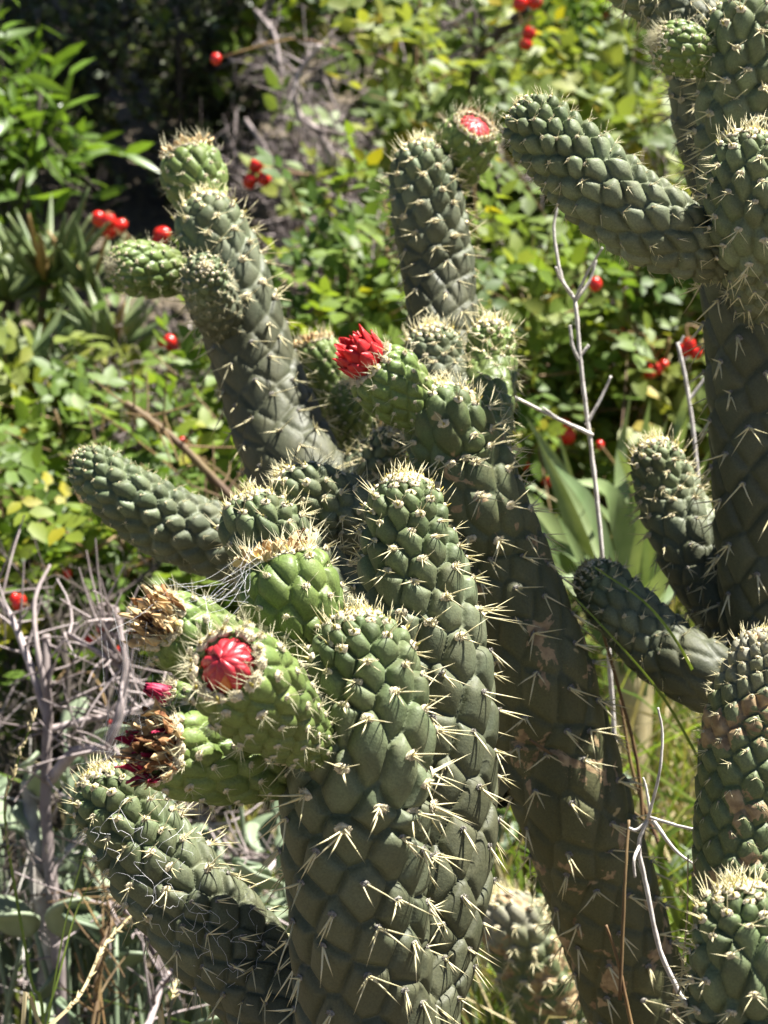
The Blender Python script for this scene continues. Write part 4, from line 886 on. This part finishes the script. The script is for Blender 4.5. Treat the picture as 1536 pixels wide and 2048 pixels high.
branch('white curling dead twig hanging before the scarred trunk', 'dry_twig', [([(1360, 1990, 1.28), (1320, 1900, 1.28), (1290, 1760, 1.28), (1278, 1690, 1.28), (1295, 1640, 1.28)], 6, 4, 'twig'), ([(1295, 1640, 1.28), (1318, 1550, 1.27), (1325, 1470, 1.27), (1316, 1415, 1.27)], 3.5, 2.2, 'twig'), ([(1300, 1620, 1.28), (1292, 1575, 1.28), (1286, 1555, 1.28)], 3, 2, 'twig'), ([(1300, 1635, 1.28), (1370, 1655, 1.26), (1450, 1668, 1.24), (1545, 1676, 1.2)], 3.5, 2.5, 'twig'), ([(1292, 1645, 1.28), (1272, 1660, 1.28), (1258, 1656, 1.28)], 3.5, 3, 'twig'), ([(1280, 1690, 1.28), (1268, 1720, 1.27), (1270, 1755, 1.27)], 4, 2.5, 'twig'), ([(1305, 1640, 1.28), (1350, 1700, 1.28), (1390, 1730, 1.28)], 5, 2, 'twig')], PALE)
branch('thin brown weed stem crossing in front of the scarred trunk', 'dry_stalk', [([(1262, 2046, 1.3), (1235, 1920, 1.3), (1212, 1850, 1.3)], 5, 3, 'stalk'), ([(1240, 2000, 1.3), (1250, 1760, 1.3), (1258, 1640, 1.31)], 4, 3, 'stalk')], CANE)
branch('tangled brown stems behind the dark right arm', 'dry_stalk', [([(1290, 1720, 1.5), (1275, 1530, 1.5), (1230, 1350, 1.48), (1180, 1180, 1.46)], 5, 3, 'stalk'), ([(1330, 1720, 1.55), (1270, 1560, 1.55), (1240, 1400, 1.55)], 4, 3, 'stalk'), ([(1300, 1650, 1.5), (1180, 1560, 1.45), (1060, 1480, 1.3)], 3.5, 2.5, 'stalk')], CANE)
for i, (xa, ya, xb, yb) in enumerate(((1395, 2046, 1358, 1905), (1362, 1960, 1376, 1710), (1384, 2040, 1388, 1800))):
    branch(['thin straw leaning beside the stubby cactus stem', 'tall thin straw beside the stubby cactus stem', 'thin straw touching the stubby cactus stem'][i], 'straw', [([(xa, ya, 1.2), ((xa + xb) / 2 + 5, (ya + yb) / 2, 1.2), (xb, yb, 1.2)], 2.6, 1.6, 'stalk')], STRAW)
# ---- grass
def grass_patch(n, xr, yr, seed, hlo, hhi, wd):
    global rng
    rng = np.random.default_rng(seed); a = Acc()
    for k in range(n):
        x, y = rng.uniform(*xr), rng.uniform(*yr); b = groot(x, y) - UPV * .01; h = rng.uniform(hlo, hhi); l = rv(.35) * np.array([1, 1, 0]) * h
        t = np.linspace(0, 1, 6)[:, None]; P = b + UPV * h * (t - .25 * t ** 2.5) + l * t ** 2
        V, F = blade_arr(P, wd * rng.uniform(.5, 1.2) * np.linspace(1, .08, 6) ** .7, nrm(rv(1) * np.array([1, 1, .1])), .2)
        a.add(V, F, 0 if rng.random() < .72 else 1, rng.random())
    o = link('grass', a.mesh('grass', [GRASS, STRAW]), kind='stuff'); return o
g1 = grass_patch(2600, (.08, .80), (1.5, 2.4), 91, .16, .44, .0030); g1['label'] = 'bright green and straw grass around the cactus trunks'; g1['category'] = 'grass'
g2 = grass_patch(700, (-.8, .10), (1.6, 2.2), 92, .10, .34, .0026); g2['label'] = 'thin grass among the succulents on the left'; g2['category'] = 'grass'
def tuft(label, blades, seed, mat=GRASS, seeds=False, name='grass_stalk'):
    global rng
    random.seed(seed); rng = np.random.default_rng(seed)
    f = at(*blades[0][0][0]); base = groot(f[0], f[1]); root = thing(name, label, 'grass', base)
    for pts, wpx in blades:
        Q = [at(*p) for p in pts]; Q = [base - UPV * .02, Q[0] + (Q[0] - Q[1]) * .6] + Q; P = catmull(Q, 30)[2:26] if False else catmull(Q, 24); d = pts[0][2]
        V, F = blade_arr(P, wpx * mpp(d) * np.linspace(1, .15, 24) ** .6, nrm(CAM - P.mean(0)), .2)
        a = Acc(); a.add(V - base, F, 0, .7); link('blade', a.mesh('blade', [mat]), root)
        if seeds:
            s = Acc()
            for k in range(26):
                i = 12 + k * 12 // 26; p = P[i] + (P[min(i + 1, 23)] - P[i]) * rng.random(); V, F = cone_arr(p, nrm((P[-1] - P[12]) + rv(.02)), .007, .0012, 4); s.add(V - base, F, 0, .9)
            link('seed_head', s.mesh('seed_head', [STRAW]), root)
tuft('long bright grass blades crossing behind the scarred trunk', [([(1420, 1560, 1.42), (1330, 1400, 1.36), (1230, 1280, 1.33), (1135, 1180, 1.32)], 4), ([(1450, 1520, 1.42), (1385, 1340, 1.34), (1300, 1215, 1.33), (1190, 1135, 1.32)], 4.5), ([(1330, 1900, 1.5), (1300, 1760, 1.5), (1290, 1690, 1.5)], 16), ([(1360, 1860, 1.5), (1320, 1700, 1.5), (1380, 1640, 1.5)], 13)], 95)
tuft('slender green grass stalk with seeds beside the dead limb', [([(60, 1950, 1.5), (10, 1640, 1.5), (30, 1540, 1.5), (68, 1435, 1.5)], 4)], 96, GRASS, True)
tuft('pale dry grass stalk with a feathery seed head', [([(90, 2060, 1.4), (160, 1990, 1.42), (210, 1890, 1.45), (275, 1820, 1.48)], 5)], 97, STRAW, True)
tuft('pale seed-headed grass stalk below the leaning cactus arm', [([(330, 2080, 1.4), (345, 2000, 1.42), (352, 1960, 1.45)], 5)], 98, STRAW, True)
tuft('thin green grass stems rising past the dried flowers', [([(95, 2050, 1.45), (130, 1850, 1.45), (170, 1700, 1.45)], 3), ([(80, 2050, 1.45), (110, 1980, 1.45), (150, 1830, 1.46), (185, 1760, 1.46)], 3)], 99)
# ---- stones on the slope
random.seed(101); rng = np.random.default_rng(101)
for k, (px, py, d, r) in enumerate(((1010, 2010, 2.0, 55), (1090, 1960, 2.05, 40), (950, 1900, 2.1, 48), (330, 2030, 2.0, 60), (1180, 1830, 2.15, 45))):
    c = at(px, py, d); g = groot(c[0], c[1]); rr = r * mpp(d); V, F = pad_arr(rr, rr * .8, rr * .7, 14, 8, .10); V[:, 2] -= rr * .02
    a = Acc(); a.add(V, F); thing('stone', ['pale stone in the grass under the low mottled stem', 'small stone beside the scarred trunk', 'stone behind the front cactus base', 'pale stone under the leaning left arm', 'stone in the tall grass by the trunk'][k], 'stone', g, None, a.mesh('stone', [STONE]))
# ---- spider web on the fruits
def web():
    global rng
    rng = np.random.default_rng(111); random.seed(111); a = Acc()
    anchors = [(262, 1250, 1.05), (330, 1195, 1.06), (500, 1120, 1.09), (480, 1170, 1.08), (400, 1215, 1.06), (265, 1300, 1.06), (255, 1440, 1.06), (262, 1500, 1.05), (200, 1545, 1.245), (180, 1560, 1.245), (410, 1330, 1.0), (330, 1360, 1.06), (240, 1480, 1.06), (215, 1500, 1.07)]
    pairs = [(0, 6), (0, 5), (5, 6), (5, 12), (0, 12), (6, 8), (6, 9), (12, 8), (1, 2), (1, 3), (4, 2), (4, 3), (0, 1), (5, 11), (6, 11), (0, 7), (7, 8), (13, 6), (13, 5), (0, 13), (2, 3), (10, 4), (1, 4), (0, 4)]
    def thread(p, q, r=.00006, sag=.003):
        m = .5 * (p + q) - UPV * sag + rv(.002); tube(a, catmull([p, m, q], 7), r, 3, cap=False)
    P = [at(*k) for k in anchors]
    for i, j in pairs:
        for k in range(3): thread(P[i] + rv(.005), P[j] + rv(.005))
    for k in range(60):      # sheet between the dried flowers and the leaning arm
        u, v = rng.random(), rng.random(); p = P[6] * (1 - u) + P[8] * u + rv(.006); q = P[5] * (1 - v) + P[12] * v + rv(.006)
        if np.linalg.norm(p - q) < .05: thread(p, q, .00005, .001)
    # net over the leaning arm: a jittered mesh hugging its near side
    ax0, ax1 = np.array([225., 1620.]), np.array([520., 1960.]); dv = (ax1 - ax0) / np.linalg.norm(ax1 - ax0); sd = np.array([-dv[1], dv[0]]); G_ = {}
    for i in range(17):
        for j in range(8):
            o = -88 + 25 * j + rng.normal() * 7; q = ax0 + (ax1 - ax0) * (i / 16) + dv * rng.normal() * 7 + sd * o
            rr = 104 * mpp(1.25); om = min(abs(o) * mpp(1.25), rr * .97); G_[i, j] = at(q[0], q[1], 1.257 - math.sqrt(rr * rr - om * om) - .004 - .003 * rng.random())
    for (i, j), p in G_.items():
        for e in ((i + 1, j), (i, j + 1)):
            if e in G_ and rng.random() < (.72 if j > 2 else .3): thread(p, G_[e], .00009, .0)
    thing('spider_web', 'fine white spider web strung between the dried flowers and the leaning arm', 'web', (0, 0, 0), None, a.mesh('spider_web', [WEB]))
web()
